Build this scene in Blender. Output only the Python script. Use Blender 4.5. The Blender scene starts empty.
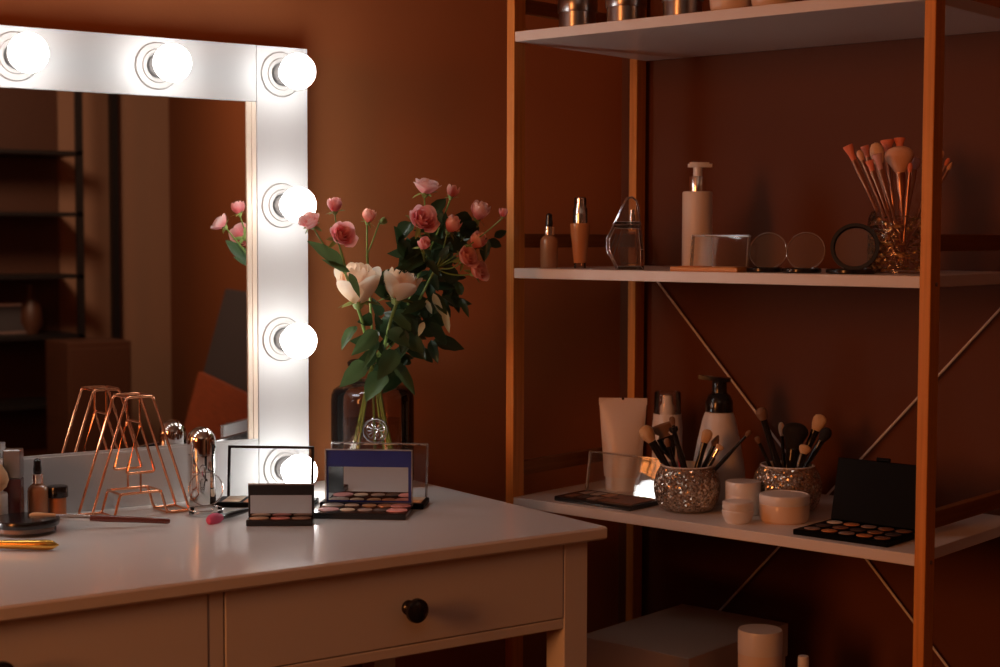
import bpy, math, random
from math import sin, cos, tan, pi, radians, sqrt, atan2
from mathutils import Vector, Matrix, Quaternion
R0 = random.Random(7)
C = bpy.context.scene.collection
sc = bpy.context.scene

# ------------------------------------------------------------------ camera model (metres, camera above the origin)
F = 1581.08; PITCH = radians(3.511); ROLL = radians(.157); YAW = radians(35.0035); TH = radians(14.385)
ZC = 1.18; DESK = .75; GLASS_Y = 2.379; MIR_Y = 2.375; WALL_Y = 2.45
NX, NY = cos(TH), sin(TH)
SHELF_D = 1.627*NX + 2.281*NY
def ray(u, v):
    x, y, z = (u-500)/F, (v-333.5)/F, 1.0
    x, y = cos(ROLL)*x + sin(ROLL)*y, -sin(ROLL)*x + cos(ROLL)*y
    y, z = cos(PITCH)*y + sin(PITCH)*z, -sin(PITCH)*y + cos(PITCH)*z
    return Vector((cos(YAW)*x + sin(YAW)*z, -sin(YAW)*x + cos(YAW)*z, -y))
CAM = Vector((0, 0, ZC))
FWD = ray(500, 333.5).normalized()
def onz(u, v, Z):                       # point on a level surface
    r = ray(u, v); return CAM + r*((Z-ZC)/r.z)
def ony(u, v, Y):                       # point on a plane parallel to the mirror
    r = ray(u, v); return CAM + r*(Y/r.y)
def ond(u, v, d):                       # point at depth d behind the shelf front
    r = ray(u, v); return CAM + r*((SHELF_D+d)/(r.x*NX+r.y*NY))
def ondist(u, v, p):                    # point on the plane through p square to the view
    r = ray(u, v); return CAM + r*((p-CAM).dot(FWD)/r.dot(FWD))
def sd(d, s, z=0):                      # shelf coordinates: depth, length, height
    a = SHELF_D + d
    return Vector((a*NX - s*NY, a*NY + s*NX, z))
def pxm(p): return F/(Vector(p)-CAM).dot(FWD)
def face(p):                            # rotation about z that turns local -y to the camera
    return -atan2(p.x, p.y)
def refl(u, v, W):                      # point on the shelf-side wall seen in the mirror
    r = ray(u, v); t = (W - 2*GLASS_Y*NY)/(NX*r.x - NY*r.y); p = CAM + r*t
    return Vector((p.x, 2*GLASS_Y-p.y, p.z))
def reflY(u, v, Y):
    r = ray(u, v); t = (2*GLASS_Y-Y)/r.y; p = CAM + r*t
    return Vector((p.x, Y, p.z))

# ------------------------------------------------------------------ mesh helpers
class MB:
    def __init__(s): s.v = []; s.f = []
    def add(s, vs, fs, M=None):
        o = len(s.v)
        for p in vs: s.v.append(tuple(M @ Vector(p)) if M is not None else tuple(p))
        for f in fs: s.f.append(tuple(o+i for i in f))
        return s
    def box(s, a, b, bev=0.0, M=None):
        x0, y0, z0 = a; x1, y1, z1 = b
        if bev <= 0:
            vs = [(x, y, z) for z in (z0, z1) for y in (y0, y1) for x in (x0, x1)]
            fs = [(0,2,3,1),(4,5,7,6),(0,1,5,4),(2,6,7,3),(0,4,6,2),(1,3,7,5)]
            return s.add(vs, fs, M)
        c = bev; vs = []; idx = {}
        X = (x0, x1); Y = (y0, y1); Z = (z0, z1)
        sg = (1, -1)
        for i in (0,1):
            for j in (0,1):
                for k in (0,1):
                    for ax in range(3):
                        p = [X[i]+sg[i]*c, Y[j]+sg[j]*c, Z[k]+sg[k]*c]
                        p[ax] = (X[i], Y[j], Z[k])[ax]
                        idx[(i,j,k,ax)] = len(vs); vs.append(tuple(p))
        fs = []
        for ax in range(3):
            for e in (0,1):
                o1, o2 = [q for q in range(3) if q != ax]
                q = []
                for (m, n) in ((0,0),(1,0),(1,1),(0,1)):
                    t = [0,0,0]; t[ax] = e; t[o1] = m; t[o2] = n
                    q.append(idx[(t[0],t[1],t[2],ax)])
                if (e == 1) != (ax == 1): fs.append(tuple(q))
                else: fs.append(tuple(reversed(q)))
        for ax in range(3):                       # edges along axis ax
            o1, o2 = [q for q in range(3) if q != ax]
            for m in (0,1):
                for n in (0,1):
                    def I(e, w):
                        t = [0,0,0]; t[ax] = e; t[o1] = m; t[o2] = n
                        return idx[(t[0],t[1],t[2],w)]
                    fs.append((I(0,o1), I(1,o1), I(1,o2), I(0,o2)))
        for i in (0,1):
            for j in (0,1):
                for k in (0,1):
                    fs.append((idx[(i,j,k,0)], idx[(i,j,k,1)], idx[(i,j,k,2)]))
        return s.add(vs, fs, M)
    def lathe(s, prof, n=32, M=None, sx=1.0, sy=1.0):
        vs = []; fs = []; rings = []
        for r, z in prof:
            if r < 1e-6: rings.append([len(vs)]); vs.append((0,0,z))
            else:
                rings.append(list(range(len(vs), len(vs)+n)))
                for i in range(n):
                    a = 2*pi*i/n; vs.append((r*cos(a)*sx, r*sin(a)*sy, z))
        for A, B in zip(rings, rings[1:]):
            if len(A) == 1 and len(B) == 1: continue
            for i in range(n):
                j = (i+1) % n
                if len(A) == 1: fs.append((A[0], B[j], B[i]))
                elif len(B) == 1: fs.append((A[i], A[j], B[0]))
                else: fs.append((A[i], A[j], B[j], B[i]))
        return s.add(vs, fs, M)
    def tube(s, pts, r, n=8, closed=False, caps=True):
        P = [Vector(p) for p in pts]; m = len(P)
        rr = r if isinstance(r, (list, tuple)) else [r]*m
        vs = []; fs = []; up = None
        for i, p in enumerate(P):
            if closed: t = (P[(i+1) % m]-P[i-1])
            else: t = P[min(i+1, m-1)] - P[max(i-1, 0)]
            t.normalize()
            if up is None:
                up = Vector((0,0,1)) if abs(t.z) < .9 else Vector((1,0,0))
            sd_ = t.cross(up)
            if sd_.length < 1e-5: sd_ = t.orthogonal()
            sd_.normalize(); up = sd_.cross(t).normalized()
            for k in range(n):
                a = 2*pi*k/n; vs.append(tuple(p + (sd_*cos(a) + up*sin(a))*rr[i]))
        L = m if closed else m-1
        for i in range(L):
            a0 = i*n; b0 = ((i+1) % m)*n
            for k in range(n):
                j = (k+1) % n; fs.append((a0+k, a0+j, b0+j, b0+k))
        if caps and not closed:
            fs.append(tuple(reversed(range(n)))); fs.append(tuple(range((m-1)*n, m*n)))
        return s.add(vs, fs)
    def disc(s, c, r, h, n=24, sx=1, sy=1):
        return s.lathe([(0,0),(r,0),(r,h*.7),(r*.95,h),(0,h)], n, Matrix.Translation(c), sx, sy)
    def prism(s, poly, z0, z1, M=None):
        n = len(poly)
        vs = [(x, y, z0) for x, y in poly] + [(x, y, z1) for x, y in poly]
        fs = [tuple(reversed(range(n))), tuple(range(n, 2*n))]
        for i in range(n):
            j = (i+1) % n; fs.append((i, j, n+j, n+i))
        return s.add(vs, fs, M)
    def grid(s, fn, nu, nv, M=None):
        vs = [fn(i/(nu-1), j/(nv-1)) for j in range(nv) for i in range(nu)]
        fs = [(j*nu+i, j*nu+i+1, (j+1)*nu+i+1, (j+1)*nu+i) for j in range(nv-1) for i in range(nu-1)]
        return s.add(vs, fs, M)
    def build(s, name, mat, parent=None, ang=35, loc=None, rot=None):
        me = bpy.data.meshes.new(name); me.from_pydata(s.v, [], s.f); me.update()
        me.materials.append(mat)
        if ang:
            me.polygons.foreach_set('use_smooth', [True]*len(me.polygons))
            me.set_sharp_from_angle(angle=radians(ang))
        o = bpy.data.objects.new(name, me); C.objects.link(o)
        if parent: o.parent = parent
        if loc is not None: o.location = loc
        if rot is not None: o.rotation_euler = rot
        return o
def tag(o, label, cat, group=None, kind=None):
    o['label'] = label; o['category'] = cat
    if group: o['group'] = group
    if kind: o['kind'] = kind
    return o
def thing(name, label, cat, loc=(0,0,0), rz=0, group=None):
    o = bpy.data.objects.new(name, None); C.objects.link(o)
    o.empty_display_size = .03; o.location = loc; o.rotation_euler = (0, 0, rz)
    return tag(o, label, cat, group)
def struct(o):
    o['kind'] = 'structure'; return o
def copy_tree(o, parent=None):
    c = o.copy(); C.objects.link(c)
    if parent: c.parent = parent
    for ch in list(o.children): copy_tree(ch, c)
    return c
def rrect(w, d, r, n=5):
    pts = []
    for cx, cy, a0 in ((w/2-r, d/2-r, 0), (-w/2+r, d/2-r, pi/2), (-w/2+r, -d/2+r, pi), (w/2-r, -d/2+r, 1.5*pi)):
        for i in range(n+1):
            a = a0 + (pi/2)*i/n; pts.append((cx+r*cos(a), cy+r*sin(a)))
    return pts

# ------------------------------------------------------------------ materials
def newmat(name):
    m = bpy.data.materials.new(name); m.use_nodes = True
    nt = m.node_tree; return m, nt, nt.nodes['Principled BSDF']
def lin(r, g, b):
    f = lambda c: ((c/255)/12.92 if c/255 <= .04045 else ((c/255+.055)/1.055)**2.4)
    return (f(r), f(g), f(b), 1)
def pm(name, col, rough=.5, metal=0, bump=0, bscale=200, var=0, vscale=20, coat=0, trans=0, ior=1.45, sheen=0, sss=0, emit=None):
    m, nt, b = newmat(name)
    col = tuple(col) if len(col) == 4 else (*col, 1)
    b.inputs['Base Color'].default_value = col
    b.inputs['Roughness'].default_value = rough; b.inputs['Metallic'].default_value = metal
    b.inputs['IOR'].default_value = ior
    if coat: b.inputs['Coat Weight'].default_value = coat; b.inputs['Coat Roughness'].default_value = .08
    if trans: b.inputs['Transmission Weight'].default_value = trans
    if sheen: b.inputs['Sheen Weight'].default_value = sheen
    if sss:
        b.inputs['Subsurface Weight'].default_value = sss; b.inputs['Subsurface Radius'].default_value = (.01, .004, .002)
    if bump or var:
        tc = nt.nodes.new('ShaderNodeTexCoord')
    if bump:
        n = nt.nodes.new('ShaderNodeTexNoise'); n.inputs['Scale'].default_value = bscale; n.inputs['Detail'].default_value = 4
        nt.links.new(tc.outputs['Object'], n.inputs['Vector'])
        bp = nt.nodes.new('ShaderNodeBump'); bp.inputs['Strength'].default_value = bump; bp.inputs['Distance'].default_value = .002
        nt.links.new(n.outputs['Fac'], bp.inputs['Height']); nt.links.new(bp.outputs['Normal'], b.inputs['Normal'])
    if var:
        n2 = nt.nodes.new('ShaderNodeTexNoise'); n2.inputs['Scale'].default_value = vscale; n2.inputs['Detail'].default_value = 3
        nt.links.new(tc.outputs['Object'], n2.inputs['Vector'])
        mx = nt.nodes.new('ShaderNodeMix'); mx.data_type = 'RGBA'
        mx.inputs['A'].default_value = tuple(c*(1-var) for c in col[:3]) + (1,)
        mx.inputs['B'].default_value = tuple(min(1, c*(1+var)) for c in col[:3]) + (1,)
        nt.links.new(n2.outputs['Fac'], mx.inputs['Factor']); nt.links.new(mx.outputs['Result'], b.inputs['Base Color'])
    return m
def wood(name, c1, c2, axis='z', rough=.45):
    m, nt, b = newmat(name)
    tc = nt.nodes.new('ShaderNodeTexCoord'); mp = nt.nodes.new('ShaderNodeMapping')
    s = {'x': (2, 60, 60), 'y': (60, 2, 60), 'z': (60, 60, 2)}[axis]
    mp.inputs['Scale'].default_value = s
    n = nt.nodes.new('ShaderNodeTexNoise'); n.inputs['Scale'].default_value = 3; n.inputs['Detail'].default_value = 6
    cr = nt.nodes.new('ShaderNodeValToRGB')
    cr.color_ramp.elements[0].color = c1; cr.color_ramp.elements[1].color = c2
    cr.color_ramp.elements[0].position = .3; cr.color_ramp.elements[1].position = .7
    L = nt.links.new
    L(tc.outputs['Object'], mp.inputs['Vector']); L(mp.outputs['Vector'], n.inputs['Vector'])
    L(n.outputs['Fac'], cr.inputs['Fac']); L(cr.outputs['Color'], b.inputs['Base Color'])
    b.inputs['Roughness'].default_value = rough
    return m
def clear(name, tint=(1,1,1), haze=.02, ior=1.47, rough=.02, edge=None):
    """thin clear plastic or glass: sees through, mirrors at grazing angles"""
    m, nt, b = newmat(name); nt.nodes.remove(b)
    out = nt.nodes['Material Output']; L = nt.links.new
    tr = nt.nodes.new('ShaderNodeBsdfTransparent'); tr.inputs['Color'].default_value = (*tint, 1)
    gl = nt.nodes.new('ShaderNodeBsdfGlossy'); gl.inputs['Roughness'].default_value = rough
    df = nt.nodes.new('ShaderNodeBsdfDiffuse'); df.inputs['Color'].default_value = (.8,.78,.76,1)
    fr = nt.nodes.new('ShaderNodeFresnel'); fr.inputs['IOR'].default_value = ior
    m1 = nt.nodes.new('ShaderNodeMixShader'); m1.inputs[0].default_value = haze
    m2 = nt.nodes.new('ShaderNodeMixShader')
    if edge:
        lw = nt.nodes.new('ShaderNodeLayerWeight'); lw.inputs['Blend'].default_value = .35
        mx = nt.nodes.new('ShaderNodeMix'); mx.data_type = 'RGBA'
        mx.inputs['A'].default_value = (*tint, 1); mx.inputs['B'].default_value = (*edge, 1)
        L(lw.outputs['Facing'], mx.inputs['Factor']); L(mx.outputs['Result'], tr.inputs['Color'])
    L(tr.outputs[0], m1.inputs[1]); L(df.outputs[0], m1.inputs[2])
    L(fr.outputs[0], m2.inputs[0]); L(m1.outputs[0], m2.inputs[1]); L(gl.outputs[0], m2.inputs[2])
    L(m2.outputs[0], out.inputs['Surface'])
    return m
def mosaic(name, scale=350, dark=(.2,.15,.11), light=(.95,.85,.75), metal=.8, rough=.22):
    m, nt, b = newmat(name); L = nt.links.new
    tc = nt.nodes.new('ShaderNodeTexCoord'); vo = nt.nodes.new('ShaderNodeTexVoronoi'); vo.inputs['Scale'].default_value = scale
    L(tc.outputs['Object'], vo.inputs['Vector'])
    geo = nt.nodes.new('ShaderNodeNewGeometry')
    sub = nt.nodes.new('ShaderNodeVectorMath'); sub.operation = 'SUBTRACT'; sub.inputs[1].default_value = (.5,.5,.5)
    mul = nt.nodes.new('ShaderNodeVectorMath'); mul.operation = 'SCALE'; mul.inputs['Scale'].default_value = 1.3
    ad = nt.nodes.new('ShaderNodeVectorMath'); ad.operation = 'ADD'; no = nt.nodes.new('ShaderNodeVectorMath'); no.operation = 'NORMALIZE'
    L(vo.outputs['Color'], sub.inputs[0]); L(sub.outputs[0], mul.inputs[0]); L(geo.outputs['Normal'], ad.inputs[0]); L(mul.outputs[0], ad.inputs[1])
    L(ad.outputs[0], no.inputs[0]); L(no.outputs[0], b.inputs['Normal'])
    sp = nt.nodes.new('ShaderNodeSeparateColor'); L(vo.outputs['Color'], sp.inputs[0])
    mx = nt.nodes.new('ShaderNodeMix'); mx.data_type = 'RGBA'
    mx.inputs['A'].default_value = (*dark, 1); mx.inputs['B'].default_value = (*light, 1)
    L(sp.outputs[0], mx.inputs['Factor']); L(mx.outputs['Result'], b.inputs['Base Color'])
    b.inputs['Metallic'].default_value = metal; b.inputs['Roughness'].default_value = rough
    return m
def petal_mat(name, c_in, c_out):
    m, nt, b = newmat(name); L = nt.links.new
    tc = nt.nodes.new('ShaderNodeTexCoord'); n = nt.nodes.new('ShaderNodeTexNoise'); n.inputs['Scale'].default_value = 60
    L(tc.outputs['Object'], n.inputs['Vector'])
    mx = nt.nodes.new('ShaderNodeMix'); mx.data_type = 'RGBA'
    mx.inputs['A'].default_value = c_in; mx.inputs['B'].default_value = c_out
    at_ = nt.nodes.new('ShaderNodeAttribute'); at_.attribute_name = 'petal_height'
    cr = nt.nodes.new('ShaderNodeValToRGB'); cr.color_ramp.elements[0].position = .30; cr.color_ramp.elements[1].position = .95
    mu = nt.nodes.new('ShaderNodeMath'); mu.operation = 'MULTIPLY_ADD'; mu.inputs[1].default_value = .16
    L(at_.outputs['Fac'], cr.inputs['Fac']); L(n.outputs['Fac'], mu.inputs[0]); L(cr.outputs['Color'], mu.inputs[2])
    L(mu.outputs[0], mx.inputs['Factor']); L(mx.outputs['Result'], b.inputs['Base Color'])
    b.inputs['Roughness'].default_value = .55; b.inputs['Sheen Weight'].default_value = .15
    tl = nt.nodes.new('ShaderNodeBsdfTranslucent'); L(mx.outputs['Result'], tl.inputs['Color'])
    ms = nt.nodes.new('ShaderNodeMixShader'); ms.inputs[0].default_value = .45
    L(b.outputs[0], ms.inputs[1]); L(tl.outputs[0], ms.inputs[2]); L(ms.outputs[0], nt.nodes['Material Output'].inputs['Surface'])
    return m
M = {}
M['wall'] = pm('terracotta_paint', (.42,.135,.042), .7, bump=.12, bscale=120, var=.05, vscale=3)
M['wall2'] = pm('dark_brown_wall', (.122,.030,.0038), .65, bump=.12, bscale=120, var=.05, vscale=3)  # shelf-side wall, a darker brown than the back wall
M['wall3'] = pm('clay_paint', (.26,.14,.085), .7, bump=.12, bscale=120, var=.05, vscale=3)
M['floor'] = wood('dark_floor', lin(70,42,26), lin(98,60,38), 'x')
M['ceil'] = pm('ceiling_paint', (.50,.47,.45), .8, bump=.05)
M['white'] = pm('white_lacquer', (.83,.80,.77), .26, bump=.02, bscale=60, coat=.4)
M['frame'] = pm('white_frame', (.56,.562,.562), .42, bump=.02, bscale=90)
M['jamb'] = pm('cream_frame_lip', (.78,.66,.54), .4)
M['shelfw'] = pm('white_shelf_board', (.80,.74,.69), .35, bump=.02, bscale=80)
M['gap'] = pm('dark_gap', (.02,.012,.008), .9)
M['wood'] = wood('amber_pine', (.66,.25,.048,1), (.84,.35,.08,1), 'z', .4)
M['railwood'] = wood('shaded_pine', (.20,.065,.013,1), (.28,.10,.022,1), 'x', .5)  # the post pine darkened: shade on the side rails put into the colour
M['mirror'] = pm('mirror_silver', (.80,.78,.77), .012, 1)
M['mirror2'] = pm('palette_mirror', (.78,.78,.78), .03, 1)
M['chrome'] = pm('chrome', (.86,.85,.84), .06, 1)
M['chrome2'] = pm('satin_chrome', (.84,.82,.80), .22, 1)
M['steel'] = pm('dark_tin', (.42,.41,.41), .28, 1, bump=.04)
M['copper'] = pm('copper_wire', (.86,.40,.22), .22, 1)
M['gold'] = pm('polished_gold', (.90,.55,.13), .16, 1)
M['rosegold'] = pm('rose_gold', (.55,.27,.17), .3, 1)
M['black'] = pm('black_gloss', (.012,.011,.011), .22, coat=.3)
M['blackm'] = pm('black_matte', (.0022,.002,.002), .45)
M['blackmetal'] = pm('black_metal', (.008,.007,.007), .4)
M['bristleblack'] = pm('black_bristle', (.015,.012,.012), .8, bump=.4, bscale=500)
M['tan'] = pm('tan_bristle', (.66,.42,.22), .75, bump=.35, bscale=500, var=.15, vscale=90)
M['brownbr'] = pm('brown_bristle', (.20,.10,.05), .75, bump=.35, bscale=500)
M['pinkbr'] = pm('pink_bristle', (.90,.27,.16), .8, bump=.35, bscale=500)
M['peachbr'] = pm('peach_bristle', (.86,.50,.33), .8, bump=.35, bscale=500)
M['creambr'] = pm('cream_bristle', (.88,.58,.36), .8, bump=.35, bscale=500)
M['lilacbr'] = pm('lilac_bristle', (.75,.42,.40), .8, bump=.35, bscale=500)
M['magenta'] = pm('pink_sponge', (.70,.10,.20), .75, bump=.35, bscale=400)
M['redwood'] = pm('dark_red_lacquer', (.14,.035,.022), .22, coat=.6)
M['redhandle'] = pm('crimson_handle', (.30,.02,.02), .3, coat=.4)
M['plastic'] = pm('white_plastic', (.82,.77,.73), .28, coat=.1)
M['cream'] = pm('cream_plastic', (.80,.60,.44), .32, coat=.2)
M['blush'] = pm('beige_tube', (.82,.68,.57), .35)
M['sponge'] = pm('beige_sponge', (.72,.42,.22), .8, bump=.2, bscale=300)
M['foundation'] = pm('foundation_liquid', (.42,.19,.085), .25, coat=.5)
M['foundation2'] = pm('warm_foundation', (.55,.22,.075), .25, coat=.6)
M['blackm'].node_tree.nodes['Principled BSDF'].inputs['Specular IOR Level'].default_value = .07
M['plate'] = pm('socket_plate', (.48,.47,.46), .35)
M['glint'] = clear('edge_glint', (.95,.88,.82), .35, 1.9, .12)  # pale hazy tubes stand in for glints along the cut-glass lines
M['greylid'] = pm('grey_lid_back', (.46,.45,.45), .3)
M['lipred'] = pm('dark_red_gloss', (.16,.025,.018), .2, coat=.6)
M['amber'] = pm('amber_powder', (.50,.17,.05), .3, coat=.5)
M['blue'] = pm('navy_film', (.022,.045,.30), .35, coat=.3)
M['bulb'] = None
M['clear'] = clear('clear_plastic', (.97,.97,.97), .014)
M['clearrim'] = clear('clear_plastic_rim', (.86,.84,.83), .22, rough=.08, ior=1.6)
M['glass'] = clear('thin_glass', (.95,.93,.92), .012, 1.5, edge=(.6,.55,.5))
M['smoke'] = clear('smoky_glass', (.85,.68,.55), .008, 1.42, edge=(.42,.28,.19))
M['water'] = clear('water', (.96,.94,.90), .0, 1.25, edge=(.7,.66,.6))
M['crystal'] = clear('crystal_glass', (.93,.88,.83), .05, 1.75, .04, edge=(.7,.6,.52))
M['perfume'] = clear('perfume_liquid', (.88,.70,.58), .16, 1.36, edge=(.7,.5,.4))
M['mosaic'] = mosaic('mirror_mosaic')
M['glitter'] = mosaic('gold_tinsel', 260, (.60,.28,.08), (1,.74,.36), .35, .30)
M['box'] = pm('white_card', (.50,.39,.31), .6, bump=.03)
M['bamboo'] = wood('bamboo', lin(205,135,62), lin(222,158,84), 'x', .4)
M['pink'] = petal_mat('pink_petals', (.80,.17,.19,1), (.98,.58,.56,1))
M['palepink'] = petal_mat('pale_pink_petals', (.88,.32,.33,1), (.99,.78,.75,1))
M['coral'] = petal_mat('coral_petals', (.82,.18,.12,1), (.98,.58,.45,1))
M['creamp'] = petal_mat('cream_petals', (.93,.78,.50,1), (.98,.92,.78,1))
M['peachp'] = petal_mat('peach_petals', (.90,.48,.26,1), (.98,.82,.64,1))
M['leaf'] = pm('dark_leaf', (.030,.065,.028), .33, var=.35, vscale=40, bump=.2, bscale=120)
M['leaf2'] = pm('mid_leaf', (.058,.115,.052), .36, var=.3, vscale=40, bump=.2, bscale=120)
M['leafpale'] = pm('pale_leaf', (.38,.44,.30), .5, var=.2, vscale=40)
M['stem'] = pm('green_stem', (.17,.27,.06), .45, var=.25, vscale=30)
M['sepal'] = pm('sepal_green', (.22,.30,.08), .5, var=.25, vscale=50)
M['darkwood'] = wood('reddish_board', lin(104,48,26), lin(134,64,34), 'y', .45)
M['darkpanel'] = pm('charcoal_panel', (.030,.024,.026), .6, bump=.1)
M['brownwood'] = wood('brown_cabinet', lin(60,34,22), lin(80,46,28), 'y', .5)
for kk in ('leaf', 'leaf2'):
    nt = M[kk].node_tree; b = nt.nodes['Principled BSDF']; tl = nt.nodes.new('ShaderNodeBsdfTranslucent'); tl.inputs['Color'].default_value = (.13,.20,.07,1) if kk == 'leaf2' else (.05,.09,.03,1)
    ms = nt.nodes.new('ShaderNodeMixShader'); ms.inputs[0].default_value = .22
    nt.links.new(b.outputs[0], ms.inputs[1]); nt.links.new(tl.outputs[0], ms.inputs[2]); nt.links.new(ms.outputs[0], nt.nodes['Material Output'].inputs['Surface'])
def pan(name, c, rough=.6, metal=0): return pm(name, c, rough, metal, bump=.15, bscale=400)
PANS = {k: pan('powder_'+k, c, r, mt) for k, (c, r, mt) in {
 'beige': ((.72,.50,.34),.6,0), 'tan': ((.60,.33,.17),.6,0), 'brown': ((.26,.11,.055),.6,0), 'orange': ((.70,.26,.09),.55,0),
 'rose': ((.66,.27,.24),.6,0), 'blush': ((.80,.30,.26),.6,0), 'dark': ((.08,.045,.035),.6,0), 'pearl': ((.78,.66,.56),.3,.4),
 'copper': ((.66,.30,.15),.35,.6), 'taupe': ((.36,.23,.17),.6,0), 'cream': ((.86,.70,.54),.55,0)}.items()}
mb_, nt_, b_ = newmat('lit_bulb_glass')
b_.inputs['Base Color'].default_value = (.9,.9,.9,1)
b_.inputs['Emission Color'].default_value = (1, .975, .945, 1); b_.inputs['Emission Strength'].default_value = 15
M['bulb'] = mb_

# ------------------------------------------------------------------ the room
WD = SHELF_D + .412                                # shelf-side wall
cornerX = (WD - WALL_Y*NY)/NX
RH = 2.7
wall = MB().box((-2.6, WALL_Y, 0), (cornerX+.05, WALL_Y+.1, RH)); struct(wall.build('wall_back', M['wall'], ang=0))
sc_s = -cornerX*NY + WALL_Y*NX                     # s of the corner
def wbox(d0, d1, s0, s1, z0, z1, bev=0):           # box in shelf coordinates, built in world axes
    m = MB().box((0, 0, z0), (1, 1, z1), 0)
    mb = MB(); mb.box((d0, s0, z0), (d1, s1, z1), bev)
    mb.v = [tuple(sd(p[0], p[1], p[2])) for p in mb.v]
    return mb
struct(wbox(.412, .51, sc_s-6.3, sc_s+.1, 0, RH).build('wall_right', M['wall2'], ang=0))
struct(MB().box((-2.7, -3.2, 0), (-2.6, WALL_Y+.1, RH)).build('wall_left', M['wall'], ang=0))
YF = refl(170, 250, WD).y
struct(MB().box((-2.7, YF-.1, 0), (3.6, YF, RH)).build('wall_front', M['wall3'], ang=0))
struct(MB().box((-2.7, YF-.1, -.1), (3.6, 2.6, 0)).build('floor', M['floor'], ang=0))
struct(MB().box((-2.7, YF-.1, RH), (3.6, 2.6, RH+.1)).build('ceiling', M['ceil'], ang=0))

# ------------------------------------------------------------------ desk
LEG_Y = 1.834
xr = ony(608.6, 527, 1.814).x; xl = .16
XL = ony(588, 543, LEG_Y).x; x_in = ony(564.4, 547, LEG_Y).x
desk = thing('dressing_table', 'white dressing table with two drawers and black round knobs under the bulb mirror', 'dressing table', ((xr+xl)/2, 2.13, 0))
dx, dy = (xr+xl)/2, 2.13
def dbox(x0, y0, z0, x1, y1, z1, bev=.0015): return MB().box((x0-dx, y0-dy, z0), (x1-dx, y1-dy, z1), bev)
dbox(xl, 1.814, DESK-.019, xr, 2.446, DESK, .003).build('table_top', M['white'], desk)
ZB = DESK-.019; z_dr0 = ony(564, 618.5, LEG_Y).z; z_rail = ony(563, 629, LEG_Y).z
lw = XL-x_in
XLL = xl + (xr-XL)
for (x0, x1) in ((x_in, XL), (XLL, XLL+lw)):
    for (y0, y1) in ((LEG_Y, LEG_Y+lw), (2.43-lw, 2.43)):
        dbox(x0, y0, 0, x1, y1, ZB).build('leg', M['white'], desk)
dv0, dv1 = ony(209, 600, LEG_Y).x, ony(224, 600, LEG_Y).x
dbox(dv0, LEG_Y+.001, z_rail, dv1, 2.40, ZB).build('drawer_divider', M['white'], desk)
dbox(XLL+lw, LEG_Y+.001, z_rail, x_in, LEG_Y+.022, z_dr0-.0006).build('front_rail', M['white'], desk)
dbox(XL-.018, LEG_Y+lw, z_rail, XL-.002, 2.43-lw, ZB).build('side_panel', M['white'], desk)
dbox(XLL+.002, LEG_Y+lw, z_rail, XLL+.018, 2.43-lw, ZB).build('side_panel', M['white'], desk)
dbox(XLL+lw, 2.41, z_rail, x_in, 2.426, ZB).build('back_panel', M['white'], desk)
dbox(XLL+.02, LEG_Y+.03, z_rail, XL-.02, 2.41, z_rail+.008, 0).build('drawer_floor', M['gap'], desk)
def knob_part(px, pz, drawer):
    prof = [(0,-.001),(.0105,-.001),(.0105,.003),(.0075,.006),(.0068,.010),(.0085,.013),(.0145,.017),(.0172,.022),(.0165,.027),(.011,.031),(0,.032)]
    MB().lathe(prof, 24, Matrix.Translation((px-dx, LEG_Y-dy, pz)) @ Matrix.Rotation(pi/2, 4, 'X')).build('knob', M['black'], drawer)
kz = ony(411, 607, LEG_Y).z
for (a, b, ku) in ((dv1+.0018, x_in-.0018, 408), (XLL+lw+.0018, dv0-.0018, 0)):
    d = dbox(a, LEG_Y, z_dr0+.0012, b, LEG_Y+.018, ZB-.0025, .001).build('drawer', M['white'], desk)
    dbox(a+.006, LEG_Y+.018, z_dr0+.006, b-.006, 2.38, z_dr0+.06).build('drawer_box', M['box'], d)
    kx = ony(ku, 608, LEG_Y).x if ku else (a+b)/2
    if not ku: kx = ony(-5, 657, LEG_Y).x
    knob_part(kx, kz, d)

# ------------------------------------------------------------------ bulb mirror
mx1 = ony(308.3, 250, MIR_Y).x; fz1 = ony(307.6, 48.8, MIR_Y).z; jx = ony(257.5, 250, MIR_Y).x; jz1 = ony(257, 101.8, MIR_Y).z
fw = mx1-jx; mx0 = mx1-.80; jz0 = ony(257, 440.5, MIR_Y).z
mir = thing('vanity_mirror', 'white framed vanity mirror with lit round bulbs standing on the dressing table', 'mirror', ((mx0+mx1)/2, MIR_Y, DESK))
ox, oy, oz = (mx0+mx1)/2, MIR_Y, DESK
FB = 2.418
def mbx(x0, y0, z0, x1, y1, z1, bev=.001): return MB().box((x0-ox, y0-oy, z0-oz), (x1-ox, y1-oy, z1-oz), bev)
mbx(jx, MIR_Y, DESK, mx1, FB, fz1).build('frame_stile', M['frame'], mir)
mbx(mx0, MIR_Y, DESK, mx0+fw, FB, fz1).build('frame_stile', M['frame'], mir)
mbx(mx0+fw+.0004, MIR_Y, jz1, jx-.0004, FB, fz1).build('frame_rail', M['frame'], mir)
mbx(mx0+fw+.0004, MIR_Y, DESK, jx-.0004, FB, jz0).build('frame_rail', M['frame'], mir)
mbx(mx0+fw, GLASS_Y, jz0, jx, GLASS_Y+.005, jz1, 0).build('mirror_glass', M['mirror'], mir, 0)
for x0_, x1_ in ((jx-.0088, jx), (jx-.018, jx-.0093), (mx0+fw, mx0+fw+.0088), (mx0+fw+.0093, mx0+fw+.018)):
    mbx(x0_, MIR_Y+.0015, jz0, x1_, GLASS_Y, jz1, .0008).build('frame_lip', M['jamb'], mir)
mbx(mx0+fw, MIR_Y+.0012, jz0, jx, GLASS_Y, jz0+.003, 0).build('frame_lip', M['frame'], mir, 0)
BR = .0293
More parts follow.
